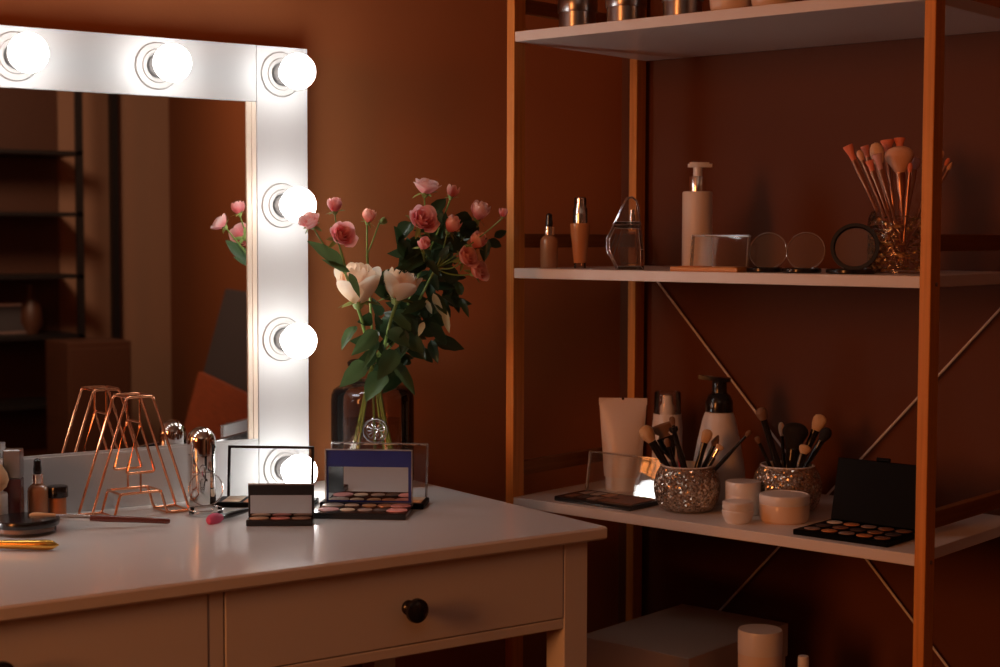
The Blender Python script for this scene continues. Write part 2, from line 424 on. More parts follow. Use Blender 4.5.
def bulb(x, z):
    T = Matrix.Translation((x-ox, 0, z-oz)) @ Matrix.Rotation(pi/2, 4, 'X')
    base = MB().lathe([(0,0),(.036,0),(.037,.0015),(.0355,.0035),(.027,.0045),(.0255,.0075),(.021,.0085),(.0205,.004),(0,.004)], 40, T).build('socket_plate', M['plate'], mir)
    MB().lathe([(0,.004),(.0185,.004),(.0185,.020),(.0175,.025),(0,.025)], 28, T).build('bulb_collar', M['steel'], base)
    prof = [(0,.021),(.0145,.021)]
    c = .0345 + BR*.87
    for i in range(17):
        a = radians(-62 + i*(152/16)); prof.append((BR*cos(a), c + BR*sin(a)))
    prof[-1] = (0, c+BR)
    MB().lathe(prof, 32, T).build('bulb', M['bulb'], base)
# socket centres read off the photo (ring centres), on the frame face
bz = [ony(281, v, MIR_Y).z for v in (74.5, 205.5, 339, 468)]
bx1 = ony(281.5, 200, MIR_Y).x
tops = [ony(157, 65, MIR_Y).x, ony(15, 55, MIR_Y).x]
zt = ony(157, 65, MIR_Y).z
for z in bz: bulb(bx1, z)
for x in tops: bulb(x, bz[0])
x3 = 2*tops[1]-tops[0]
bxl = mx0 + (mx1-bx1)
bulb(bxl, bz[0]); bulb(bxl, bz[1]); bulb(bxl, bz[2]); bulb(bxl, bz[3])

# ------------------------------------------------------------------ shelf
S0, S1 = 1.034, 1.806                               # board ends
z_top, z_mid, z_bot, z_low = ZC+.359, ZC-.056, ZC-.465, ZC-.874
rack = thing('shelving_rack', 'amber wooden rack with white shelves against the terracotta wall', 'shelving rack', sd(0, (S0+S1)/2, 0), TH)
# local axes: +x = depth, +y = length
def rb(d0, d1, s0, s1, z0, z1, bev=.001):
    m = (S0+S1)/2
    return MB().box((d0, s0-m, z0), (d1, s1-m, z1), bev)
PW, PD = .0175, .031
for s0 in (S1, S0-PW):
    rb(0, PD, s0, s0+PW, 0, 2.05).build('post', M['wood'], rack)
    rb(.368, .368+PD, s0, s0+PW, 0, 2.05).build('post', M['wood'], rack)
for i, z in enumerate((z_top, z_mid, z_bot, z_low)):
    rb(.001, .399, S0, S1, z-.0175, z, .0008).build('shelf', M['shelfw'], rack)
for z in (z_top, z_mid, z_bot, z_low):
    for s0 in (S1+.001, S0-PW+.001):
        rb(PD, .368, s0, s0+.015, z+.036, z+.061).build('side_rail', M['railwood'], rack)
def rloc(d, s, z): return (d, s-(S0+S1)/2, z)
for (sa, za, sb, zb) in ((1.795, z_mid-.012, 1.04, z_low+.004), (1.04, z_mid-.016, 1.79, z_low-.02)):
    MB().tube([rloc(.402, sa, za), rloc(.402, sb, zb)], .0022, 8).build('cross_brace', M['plastic'], rack)
for z in (z_top, z_mid, z_bot):
    b = MB()
    b.lathe([(0,0),(.003,0),(.003,.0015),(0,.002)], 12, Matrix.Translation(rloc(.018, S0-PW, z-.012)) @ Matrix.Rotation(pi/2, 4, 'X'))
    b.build('bolt', M['steel'], rack)

# ------------------------------------------------------------------ small goods: builders
def palette(name, label, loc, rz, W, D, T, lid_h, tilt, kind, pans, base_mat='blackm', group=None, lid_w=None, hinge=None):
    t = thing(name, label, 'makeup palette', loc, rz, group)
    base = MB().box((-W/2, 0, 0), (W/2, D, T), .0012).build('tray', M[base_mat], t)
    for (shape, x, y, a, b, c) in pans:           # x, y in 0..1 of the tray
        m = MB()
        if shape == 'o': m.disc((0,0,0), a, .0010, 24, 1, b/a)
        else: m.box((-a, -b, 0), (a, b, .0010), .0004)
        m.build('powder_pan', PANS[c], t, loc=((x-.5)*W, y*D, T+.0001))
    hy = D-.001 if hinge is None else hinge
    lw_ = lid_w or W
    rot = (-tilt, 0, 0); lo = (0, hy, T)
    if kind == 'clear':
        lid = MB().box((-lw_/2, -.0012, 0), (lw_/2, .0012, lid_h), 0).build('lid', M['clear'], t, 0, lo, rot)
        rim = MB(); r = .0016
        rim.box((-lw_/2, -.005, lid_h-2*r), (lw_/2, .0022, lid_h), .0008)
        for sx in (-1, 1): rim.box((sx*lw_/2-r*(1+sx), -.005, 0), (sx*lw_/2+r*(1-sx), .0022, lid_h-2*r), .0008)
        rim.build('lid_rim', M['clearrim'], lid)
    elif kind == 'window':                         # clear lid inside a black frame
        lid = MB().box((-lw_/2+.003, -.0008, .002), (lw_/2-.003, .0008, lid_h-.002), 0).build('lid', M['clear'], t, 0, lo, rot)
        fr = MB(); r = .0022
        fr.box((-lw_/2, -.004, lid_h-2*r), (lw_/2, .002, lid_h), .0006)
        for sx in (-1, 1): fr.box((sx*lw_/2-r*(1+sx), -.004, 0), (sx*lw_/2+r*(1-sx), .002, lid_h-2*r), .0006)
        fr.build('lid_frame', M['black'], lid)
    elif kind == 'blue':
        lid = MB().box((-lw_/2, -.001, 0), (lw_/2, .002, lid_h), .0006).build('lid', M['greylid'], t, 35, lo, rot)
        MB().box((-lw_/2+.0012, -.0016, .001), (lw_/2-.0012, -.0009, lid_h-.001), 0).build('blue_film', M['blue'], lid, 0)
        MB().box((-lw_/2+.004, -.0022, .004), (lw_/2-.006, -.0010, lid_h*.68), 0).build('lid_mirror', M['mirror2'], lid, 0)
        rim = MB(); r = .0012
        rim.box((-lw_/2-r, -.005, lid_h-r), (lw_/2+r, .0022, lid_h+r), .0005)
        for sx in (-1, 1): rim.box((sx*lw_/2-r, -.005, 0), (sx*lw_/2+r, .0022, lid_h-r), .0005)
        rim.build('lid_rim', M['clearrim'], lid)
    elif kind == 'black_mirror':
        lid = MB().box((-lw_/2, -.001, 0), (lw_/2, .003, lid_h), .0008).build('lid', M['black'], t, 35, lo, rot)
        MB().box((-lw_/2+.0035, -.0018, .002), (lw_/2-.0035, -.0009, lid_h*.66), 0).build('lid_mirror', M['mirror2'], lid, 0)
        MB().box((-lw_/2, -.0022, lid_h-.0016), (lw_/2, .003, lid_h+.0006), .0004).build('lid_rim', M['chrome'], lid)
    elif kind == 'black':
        lid = MB().box((-lw_/2, -.002, 0), (lw_/2, .003, lid_h), .001).build('lid', M['blackm'], t, 35, lo, rot)
        MB().box((-.012, -.003, lid_h), (.012, .002, lid_h+.006), .001).build('clasp', M['blackm'], lid)
    return t
def at_front(u, v, Z, back=0.0):                   # a contact point on a level surface pushed back by a radius
    p = onz(u, v, Z); d = Vector((p.x, p.y, 0)).normalized(); return p + d*back
def px(p, n): return n/pxm(p)

# palettes on the table
p = onz(279.2, 526.4, DESK); W = px(p, 66.5)
palette('trio_palette', 'small black eyeshadow trio with mirrored lid, before the black-edged clear lid', p, -radians(35)+.03, W, .030, .0095, px(p, 33.5), radians(-.8), 'black_mirror',
        [('o', .18, .5, W*.145, .0105, 'beige'), ('o', .5, .5, W*.145, .0105, 'rose'), ('o', .82, .5, W*.145, .0105, 'taupe')], 'black')
p = onz(359.2, 519.6, DESK); W = px(p, 93.5)
cs = ['pearl','rose','pearl','tan','blush','taupe','copper','beige','brown','rose']
pn = []
for r_, y in ((0, .3), (1, .72)):
    for k, x in enumerate((.13, .335, .53, .70, .875)):
        big = k in (0, 4)
        pn.append(('o', x, y, (.0165 if big else .0115), (.0165 if big else .0125), [['rose','beige','taupe','dark','blush'],['pearl','beige','tan','copper','rose']][r_][k]))
palette('blue_lid_palette', 'black makeup palette of round powders with navy blue mirrored lid', p, -radians(35)-.075, W, .098, .0095, px(p, 55.5), radians(-.8), 'blue', pn, 'black', lid_w=W*.965)
p = onz(371.5, 508.6, DESK); W = px(p, 105)
pn = []
for k in range(4): pn.append(('b', .12+.2*k, .72, .0125, .013, ['cream','copper','tan','orange'][k]))
for k in range(4): pn.append(('b', .12+.2*k, .3, .0125, .013, ['taupe','orange','copper','brown'][k]))
pn.append(('b', .90, .72, .0115, .013, 'beige')); pn.append(('b', .90, .3, .0115, .013, 'orange'))
palette('clear_lid_palette', 'black palette of square powders with big clear lid, behind the blue-lidded one', p, -radians(35)-.10, W, .064, .009, px(p, 55), radians(10), 'clear', pn, 'blackm', lid_w=px(p, 101))
p = onz(262.5, 508, DESK); W = px(p, 100)
pn = [('b', .17+.22*k, y, W*.09, .0125, [['beige','orange','tan','brown'],['cream','beige','copper','taupe']][r_][k]) for r_, y in ((0, .27), (1, .74)) for k in range(4)]
palette('window_lid_palette', 'black palette with see-through black-edged lid before the lowest bulb', p, -radians(35)-.06, W, .062, .008, px(p, 52), radians(7), 'window', pn, 'blackm', lid_w=px(p, 89))

# copper letter A
pq = onz(189.7, 511, DESK); pp = ony(176, 505.8, 2.334)
yq, yp = 2.284, 2.336
xq1 = onz(189.7, 511, DESK).x; xq0 = onz(90.6, 519.5, DESK).x
xc = (ony(189.7, 510.8, yq).x + ony(90.6, 520, yq).x)/2; hw = (ony(189.7, 510.8, yq).x - ony(90.6, 520, yq).x)/2
hA = ony(140, 395.5, yq).z - DESK
la = thing('letter_ornament', 'copper wire letter A standing before the mirror', 'ornament', (xc, (yp+yq)/2, DESK))
wr = .0021
def fil(pts, r=.006, closed=True):
    out = []; n = len(pts)
    for i in range(n):
        a, b, c = Vector(pts[i-1]), Vector(pts[i]), Vector(pts[(i+1) % n])
        if not closed and i in (0, n-1): out.append(b); continue
        d1 = (a-b); d2 = (c-b); k = min(r, d1.length*.45, d2.length*.45)
        p1 = b + d1.normalized()*k; p2 = b + d2.normalized()*k
        for t in (0, .33, .67, 1): out.append(p1*(1-t)**2 + b*2*t*(1-t) + p2*t*t)
    return out
k = hw
out2 = [(-k, 0), (-.262*k, 1), (.262*k, 1), (k, 0), (.53*k, 0), (.41*k, .19), (-.41*k, .19), (-.53*k, 0)]
tri = [(0, .785), (.29*k, .36), (-.29*k, .36)]
H_ = hA - 2*wr
for y in (yp, yq):
    yy = y-(yp+yq)/2
    MB().tube(fil([(x, yy, wr + z*H_) for x, z in out2]), wr, 10, True).build('letter_outline', M['copper'], la)
    MB().tube(fil([(x, yy, wr + z*H_) for x, z in tri], .005), wr*.95, 10, True).build('inner_triangle', M['copper'], la)
    MB().tube([(0, yy, wr+H_), (0, yy, wr+.785*H_)], wr*.8, 8).tube([(0, yy, wr+.36*H_), (0, yy, wr+.19*H_)], wr*.8, 8).build('upright_wire', M['copper'], la)
h2 = (yp-yq)/2
for x, z in ((-.262*k, 1), (.262*k, 1), (0, .785), (-.41*k, .19), (.41*k, .19), (k, 0), (.53*k, 0), (-k, 0), (-.53*k, 0)):
    xx = x*(1 if abs(x) < .9*k else .985)
    MB().tube([(xx, -h2, wr+z*H_), (xx, h2, wr+z*H_)], wr*.9, 8).build('spacer_wire', M['copper'], la)

# chrome capsule
p = onz(202, 506, DESK) + Vector((.3, .95, 0))*.012
p = ony(202, 500, 2.322); p.z = DESK
r = px(p, 14.2); h = px(p, 79.5)
cp = thing('capsule_bottle', 'shiny chrome capsule shaped perfume atomiser by the mirror corner', 'atomiser', p, face(p))
prof = [(0,0),(r*.94,0),(r*.98,.0015),(r*.98,h*.655)]
MB().lathe(prof + [(0,h*.655)], 36).build('body', M['chrome'], cp)
prof = [(0,h*.665),(r,h*.665),(r,h-r)]
for i in range(1, 11): a = i/10*pi/2; prof.append((r*cos(a) if i < 10 else 0, h-r+r*sin(a)))
MB().lathe(prof, 36).build('cap', M['chrome'], cp)
MB().lathe([(r*.93,h*.655),(r*.93,h*.665)], 36).build('collar', M['steel'], cp)

# clear round compact standing open
p = at_front(206, 516.5, DESK, .018); r = px(p, 17)
cc = thing('clear_compact', 'empty clear round compact with its lid up, before the chrome atomiser', 'compact', p, face(p))
MB().lathe([(0,0),(r*.96,0),(r,.002),(r,.009),(r*.93,.009),(r*.92,.003),(0,.003)], 40).build('dish', M['clear'], cc)
MB().tube([(r*cos(2*pi*i/36), r*sin(2*pi*i/36), .009) for i in range(36)], .0011, 8, True).build('dish_rim', M['clearrim'], cc)
Tl = Matrix.Translation((0, r*.9, .010)) @ Matrix.Rotation(radians(-12), 4, 'X') @ Matrix.Translation((0, 0, r*.98)) @ Matrix.Rotation(pi/2, 4, 'X')
ld = MB().lathe([(0,0),(r*.98,0),(r*.98,.0015),(0,.0015)], 40, Tl).build('lid', M['clear'], cc)
rim = MB(); rim.tube([tuple(Tl @ Vector((r*cos(2*pi*i/36), r*sin(2*pi*i/36), .002))) for i in range(36)], .0011, 8, True); rim.build('lid_rim', M['clearrim'], ld)

# brushes ---------------------------------------------------------
def brush(name, label, base, tip, handle, ferrule, bristle, hr, head_l, head_w, shape='round', ferr_l=.025, ferr_r=None, group=None, flat=.45, ring=None, roll=0, tr=None):
    base = Vector(base); tip = Vector(tip); ax = tip-base; L = ax.length
    t = thing(name, label, 'makeup brush', base, 0, group)
    t.rotation_mode = 'QUATERNION'
    q = ax.to_track_quat('Z', 'Y')
    # local y towards the viewer so that flat heads face the camera
    vy = (CAM-base).normalized(); z = ax.normalized(); y = (vy - z*vy.dot(z)).normalized(); x = y.cross(z)
    q = Matrix((x, y, z)).transposed().to_quaternion() @ Quaternion((0,0,1), roll)
    t.rotation_quaternion = q
    fr = ferr_r or head_w*.55
    hl = L-head_l-ferr_l
    e = tr or hr*.55
    MB().lathe([(0,0),(e*.7,.001),(e,.004),(hr*.85,hl*.35),(hr,hl*.8),(fr*.95,hl*.985),(fr*.95,hl),(0,hl)], 16).build('handle', handle, t)
    fm = MB()
    if shape in ('flat', 'fan'): fm.lathe([(0,hl),(fr,hl),(fr*1.02,hl+ferr_l*.5),(head_w*.62,hl+ferr_l),(0,hl+ferr_l)], 18, None, 1, .6 if shape == 'flat' else .5)
    else: fm.lathe([(0,hl),(fr,hl),(fr,hl+ferr_l*.9),(fr*1.03,hl+ferr_l*.92),(fr,hl+ferr_l),(0,hl+ferr_l)], 18)
    fm.build('ferrule', ferrule, t)
    z0 = hl+ferr_l-.001; bm = MB(); w = head_w; l = head_l+.001
    if shape == 'round': pr = [(0,0),(fr*.95,0),(w*.86,l*.30),(w,l*.55),(w*.88,l*.78),(w*.55,l*.94),(0,l)]; sy = .85
    elif shape == 'tulip': pr = [(0,0),(fr*.95,0),(w*.72,l*.33),(w*.97,l*.56),(w,l*.66),(w*.92,l*.79),(w*.72,l*.90),(w*.4,l*.975),(0,l)]; sy = .7
    elif shape == 'flat': pr = [(0,0),(fr*.95,0),(w*.9,l*.4),(w,l*.7),(w*.8,l*.9),(w*.3,l),(0,l)]; sy = flat
    elif shape == 'flare': pr = [(0,0),(fr*.9,0),(w*.6,l*.4),(w,l*.92),(w*.95,l),(0,l*1.02)]; sy = .6
    elif shape == 'fan': pr = [(0,0),(fr*.9,0),(w*.35,l*.25),(w*.8,l*.6),(w,l*.85),(w*.7,l*.97),(0,l)]; sy = .22
    elif shape == 'point': pr = [(0,0),(fr*.95,0),(w,l*.3),(w*.7,l*.65),(w*.25,l*.93),(0,l)]; sy = .8
    else: pr = [(0,0),(fr*.95,0),(w,l*.4),(w,l*.95),(w*.9,l),(0,l)]; sy = 1
    bm.lathe([(a, z0+b) for a, b in pr], 20, None, 1, sy).build('bristles', bristle, t)
    if ring: MB().lathe([(fr*1.0,hl-.004),(fr*1.05,hl-.004),(fr*1.05,hl),(fr,hl)], 16).build('ring', ring, t)
    return t
# pink sponge-tip brush lying on the table, handle running back under the trio palette's lid
a = onz(253, 508.5, DESK+.006); b = onz(207.5, 521, DESK+.006)
brush('blush_brush', 'short black brush with raspberry pink tip lying beside the trio palette', a+Vector((0,0,0)), b, M['black'], M['black'], M['magenta'], .0048, px(b, 24), px(b, 6.3), 'round', .012, .0045)
# long brush with dark red handle
a = onz(170.5, 521.2, DESK+.0062); b = onz(29, 515.5, DESK+.024)
brush('shader_brush', 'long brush with dark red handle and steel ferrule lying across the table', a, b, M['redwood'], M['chrome2'], M['tan'], .0052, px(b, 25), px(b, 3.6), 'flat', px(b, 34), .0045, tr=.0044)

# black round compact, gold handle, bottles at the left edge
p = at_front(26, 537.5, DESK, .04); r = px(p, 33)
bc = thing('round_compact', 'black round pressed powder compact lying shut, under the long brush tip', 'compact', p, face(p))
MB().lathe([(0,0),(r*.88,0),(r*.9,.002),(r*.9,.011),(0,.011)], 48).build('base', M['clear'], bc)
MB().lathe([(0,.004),(r*.84,.004),(r*.84,.0105),(0,.0105)], 48).build('powder', PANS['taupe'], bc)
MB().lathe([(0,.0112),(r*.97,.0112),(r,.014),(r,.019),(r*.97,.022),(r*.6,.0235),(0,.024)], 48).build('lid', M['black'], bc)
a = onz(59, 545.0, DESK+.008); b = onz(-60, 543.5, DESK+.008)
gh = thing('gold_applicator', 'polished gold handled applicator lying nearest the table edge', 'applicator', a)
d = (b-a); Lg = d.length; d.normalize()
n_ = 15
pts = [(0,0,0)]; rr = [.0005]
for i in range(1, n_+1):
    f = i/n_; pts.append(tuple(d*(Lg*.8*f))); rr.append(.0075*sqrt(max(0,1-(1-min(1,f/.16))**2))*(1-.38*max(0,f-.1)))
MB().tube(pts, rr, 16).build('handle', M['gold'], gh)
pts = [tuple(d*(Lg*(.8+.2*i/6))) for i in range(7)]
MB().tube(pts, [.0052,.006,.0064,.006,.005,.0035,.001], 14).build('tip', M['tan'], gh)

def lathe_thing(name, label, cat, p, parts, rz=None, group=None):
    t = thing(name, label, cat, p, face(p) if rz is None else rz, group)
    for nm, prof, mat in parts: MB().lathe(prof, 36).build(nm, M[mat] if isinstance(mat, str) else mat, t)
    return t
def dropper(name, label, p, w, h, liquid, collar_f=.33, group=None):
    # w radius, h total
    b = h*.60
    return lathe_thing(name, label, 'bottle', p, [
        ('bottle', [(0,0),(w*.92,0),(w,.002),(w,b*.80),(w*.93,b*.88),(w*.70,b*.95),(w*.5,b*.985),(w*.5,b),(0,b)], liquid),
        ('collar', [(0,b),(w*.60,b),(w*.60,b+h*.15),(w*.55,b+h*.155),(0,b+h*.155)], 'chrome2'),
        ('dropper_bulb', [(0,b+h*.155),(w*.40,b+h*.155),(w*.43,b+h*.22),(w*.36,b+h*.30),(w*.36,b+h*.36),(w*.25,h*.985),(0,h)], 'black')], group=group)
p = ony(38, 510, 2.336); p.z = DESK
dropper('dropper_bottle', 'foundation dropper bottle with black bulb standing on the dressing table', p, px(p, 10.2), px(p, 63), M['foundation'])
p = ony(14, 510, 2.333); p.z = DESK; w = px(p, 11); h = px(p, 75)
lg = thing('lip_gloss', 'tall square lip gloss tube, dark red body and silver cap', 'lip gloss', p, -radians(30))
w2 = w*.78
MB().box((-w2, -w2, 0), (w2, w2, h*.61), .0015).build('tube', M['lipred'], lg)
MB().box((-w2, -w2, h*.615), (w2, w2, h), .0015).build('cap', M['steel'], lg)
p = ony(57.5, 510, 2.338); p.z = DESK; r = px(p, 10.6); h = px(p, 33)
lathe_thing('pigment_pot', 'little amber pigment pot with black screw cap, right of the dropper bottle', 'pot', p, [
    ('pot', [(0,0),(r*.80,0),(r*.82,.0015),(r*.82,h*.64),(r*.7,h*.68),(0,h*.68)], 'amber'),
    ('cap', [(0,h*.66),(r*.97,h*.66),(r,h*.68),(r,h*.94),(r*.95,h*.99),(r*.85,h),(0,h)], 'black')])
p = ony(-6, 520, 2.315); p.z = DESK; r = px(p, 13.5); h = px(p, 35)
jar_w = lathe_thing('cream_pot', 'white cream pot at the left edge with a sponge on its lid', 'pot', p, [
    ('pot', [(0,0),(r*.96,0),(r,.002),(r,h*.6),(0,h*.6)], 'plastic'),
    ('lid', [(0,h*.61),(r*.98,h*.61),(r,h*.63),(r,h*.95),(r*.95,h),(0,h)], 'plastic')])
sp = thing('makeup_sponge', 'beige teardrop makeup sponge on the white cream pot', 'sponge', p + Vector((0,0,h)), 0)
rs = px(p, 15)
MB().lathe([(0,0),(rs*.5,rs*.08),(rs*.85,rs*.4),(rs,rs*.85),(rs*.9,rs*1.3),(rs*.55,rs*1.85),(rs*.15,rs*2.2),(0,rs*2.25)], 28).build('sponge_body', M['sponge'], sp)
p = onz(-9, 508, DESK); p = ony(-13, 508, 2.340); p.z = DESK
lathe_thing('silver_tube', 'silver capped tube behind the cream pot at the left edge', 'tube', p, [
    ('tube', [(0,0),(.014,0),(.014,.08),(0,.08)], 'plastic'), ('cap', [(0,.08),(.0145,.08),(.0145,.108),(.013,.112),(0,.112)], 'steel')])

# ------------------------------------------------------------------ vase and roses
VY = 2.362
vc = ony(372.5, 430, VY); vr = px(vc, 41.5)
vb = Vector((vc.x, VY, DESK))
zs = ony(372.5, 386, VY).z - DESK                   # shoulder height
vase = thing('flower_vase', 'smoky brown glass vase with round embossed seal holding the roses', 'vase', vb, face(vb))
nr = vr*.52
prof = [(0,.006),(vr*.9,.006)] ; 
outer = [(0,0),(vr*.93,0),(vr*.985,.004),(vr,.012),(vr,zs*.86),(vr*.985,zs*.92),(vr*.93,zs*.97),(vr*.82,zs),(nr*1.12,zs+.004),(nr,zs+.010),(nr,zs+.030),(nr*1.14,zs+.036),(nr*1.16,zs+.042),(nr*1.05,zs+.045),(nr*.92,zs+.040)]
MB().lathe(outer, 56).build('vase_body', M['smoke'], vase)
sl = MB()
ez = ony(377, 425, VY).z - DESK; er = px(vc, 11.5); ang = radians(4)
Ts = Matrix.Rotation(ang, 4, 'Z') @ Matrix.Translation((0, -vr-.0005, ez)) @ Matrix.Rotation(pi/2, 4, 'X')
def wrap(q):                                        # bend the seal around the glass
    a = q[0]/vr; d = vr+q[2]; return (d*sin(a+ang), -d*cos(a+ang), ez+q[1])
sl.tube([wrap((er*cos(2*pi*i/40), er*sin(2*pi*i/40), .0012)) for i in range(40)], .0017, 8, True)
sl.tube([wrap((er*.78*cos(2*pi*i/32), er*.78*sin(2*pi*i/32), .0008)) for i in range(32)], .0008, 6, True)
for k_ in range(12):
    a = 2*pi*k_/12
    sl.tube([wrap((er*f*cos(a), er*f*sin(a), .0012)) for f in (.28, .45, .66)], [.0006,.0014,.0008], 6)
sl.tube([wrap((er*.2*cos(2*pi*i/16), er*.2*sin(2*pi*i/16), .0012)) for i in range(16)], .0012, 6, True)
sl.build('glass_seal', clear('smoky_seal', (.72,.64,.58), .10, 1.7, .05), vase)
wz = ony(372.5, 421, VY).z - DESK
wt = MB().lathe([(0,.0075),(vr*.92,.0075),(vr*.975,.014),(vr*.975,wz),(0,wz)], 48).build('vase_water', M['water'], None, 35, tuple(vb))
tag(wt, 'clear water standing halfway up inside the smoky vase', 'water', kind='stuff')

def petal_rose(mb, r, h, n, op, rng, M_=None):
    """layered cupped petals around local z, base at the origin"""
    for kk in range(n):
        t = kk/(n-1); th = kk*2.39996 + rng.uniform(-.2, .2)
        rad = r*(.12 + .88*t**.8); hw_ = (1.25 - .45*t); hh = h*(1.0 - .22*t*op - .05*rng.random()); ph = rng.uniform(0, 6)
        curl = (.05 + .42*t*op)
        def fn(u, v, rad=rad, hw_=hw_, hh=hh, th=th, t=t, ph=ph, curl=curl):
            a = (u-.5)*2; vv = v
            prof = .30 + .70*sin(min(vv*1.25, 1)*pi/2)
            if op > .5: prof += curl*max(0, vv-.62)**1.3*2.2
            elif op > .32: prof += curl*max(0, vv-.62)**1.3*2.2
            else: prof -= .30*max(0, vv-.6)
            w = hw_*(.35+.65*sin(min(vv*1.5, 1)*pi/2))*(1-.55*max(0, vv-.72)/.28*.8)
            an = th + a*w
            z = hh*(vv - .13*a*a*vv - .0) 
            rr_ = rad*prof*(1 + .03*sin(3*a+ph)) 
            zz = z - curl*h*.22*max(0, vv-.8)*5*.35
            return (rr_*cos(an), rr_*sin(an), zz)
        mb.grid(fn, 7, 8, M_)
    return mb
def petal_attr(o, nu, nv):
    n = len(o.data.vertices); a = o.data.attributes.new('petal_height', 'FLOAT', 'POINT')
    a.data.foreach_set('value', [((i % (nu*nv))//nu)/(nv-1) for i in range(n)]); return o
def axis_matrix(p, ax):
    return Matrix.Translation(p) @ Vector(ax).to_track_quat('Z', 'Y').to_matrix().to_4x4()
def leaf(mb, base, tip, width, nrm, curl=.15, fold=.25):
    base = Vector(base); tip = Vector(tip); ax = tip-base; L = ax.length; z = ax.normalized()
    s_ = z.cross(Vector(nrm))
    if s_.length < 1e-3: s_ = z.orthogonal()
    s_.normalize(); n_ = s_.cross(z)
    def fn(u, v):
        a = (u-.5)*2; w = width*.5*(sin(pi*min(1, v**.75))**.8 if 0 < v < 1 else 0)*(1-.15*v)
        sr = 1 + .06*sin(v*40)*abs(a)
        return tuple(base + z*(L*v) + s_*(a*w*sr) + n_*(fold*abs(a)*w - curl*L*(v*v)))
    mb.grid(fn, 5, 10)
def bloom(stem_thing, o, name, p, axis, r, kind, mat, rng, n=None, hgt=None):
    """flower head + calyx; p = base of the flower (world), o = world origin of the thing"""
    axis = Vector(axis).normalized(); p = Vector(p)-o
    Tm = axis_matrix(p, axis)
    if kind == 'bud': n = n or 8; h = (hgt or 1.9)*r; op = .1
    elif kind == 'half': n = n or 13; h = (hgt or 1.75)*r; op = .3
    else: n = n or 19; h = (hgt or 1.3)*r; op = .85
    b = petal_rose(MB(), r, h, n, op, rng, Tm).build(name, mat, stem_thing, 60)
    petal_attr(b, 7, 8)
    cx = MB()
    cx.lathe([(0,-r*.38),(r*.18,-r*.34),(r*.30,-r*.12),(r*.36,r*.10),(r*.2,r*.16),(0,r*.16)], 14, Tm)
    for i in range(5):
        a = 2*pi*i/5 + rng.random(); d = Vector((cos(a), sin(a), 0)); dn = rng.uniform(-.5, .5)
        bb = Tm @ (d*r*.25); tt = Tm @ (d*r*(1.0+.3*rng.random()) + Vector((0,0,r*dn)))
        leaf(cx, bb, tt, r*.38, axis, .1, .2)
    cx.build('calyx', M['sepal'], b)
    return b
def bez(a, b, c, n=10):
    a, b, c = Vector(a), Vector(b), Vector(c)
    return [a*(1-t)**2 + b*2*t*(1-t) + c*t*t for t in [i/(n-1) for i in range(n)]]
neck = vb + Vector((0, 0, zs+.04))
VO = vb.copy()
def flower(name, label, cat, group=None): return thing(name, label, cat, vb + Vector((0,0,.008)), 0, group)
O = vb + Vector((0,0,.008))
def L_(pts): return [tuple(Vector(q)-O) for q in pts]
VIEW = -FWD
rng = random.Random(11)
def fp(u, v, Y): return ony(u, v, Y)
def leaf_px(mb, u0, v0, u1, v1, wpx, Y0, Y1=None, n=None, curl=.1, fold=.25):
    Y1 = Y0 if Y1 is None else Y1
    a = fp(u0, v0, Y0); b = fp(u1, v1, Y1)
    nn = n or Vector((-FWD.x + rng.uniform(-.5,.5), -FWD.y + rng.uniform(-.5,.5), rng.uniform(-.1,.7)))
    leaf(mb, a-O, b-O, .88*wpx/pxm(a), nn, curl*rng.uniform(.3, 2.2), fold*rng.uniform(.7, 2.2))
def main_stem(t, bot, via, end, r=.0024):
    pts = bez(bot, neck + (via-neck)*.0 + Vector((0,0,0)), via, 8)
    pts = [Vector(bot), neck*.5+Vector(bot)*.5 + Vector((0,0,.0)), neck + (Vector(via)-neck)*.02]
    path = [Vector(bot)] + bez(Vector(bot)*.4+neck*.6, neck + Vector((0,0,.02)), via, 7) + bez(via, (Vector(via)+Vector(end))/2 + Vector((0,0,.01)), end, 6)[1:]
    MB().tube(L_(path), [r*1.25]+[r]*(len(path)-1), 8).build('stem', M['stem'], t)
def bot(k): 
    a = k*2.4; return vb + Vector((cos(a)*vr*.62, sin(a)*vr*.62, .014))
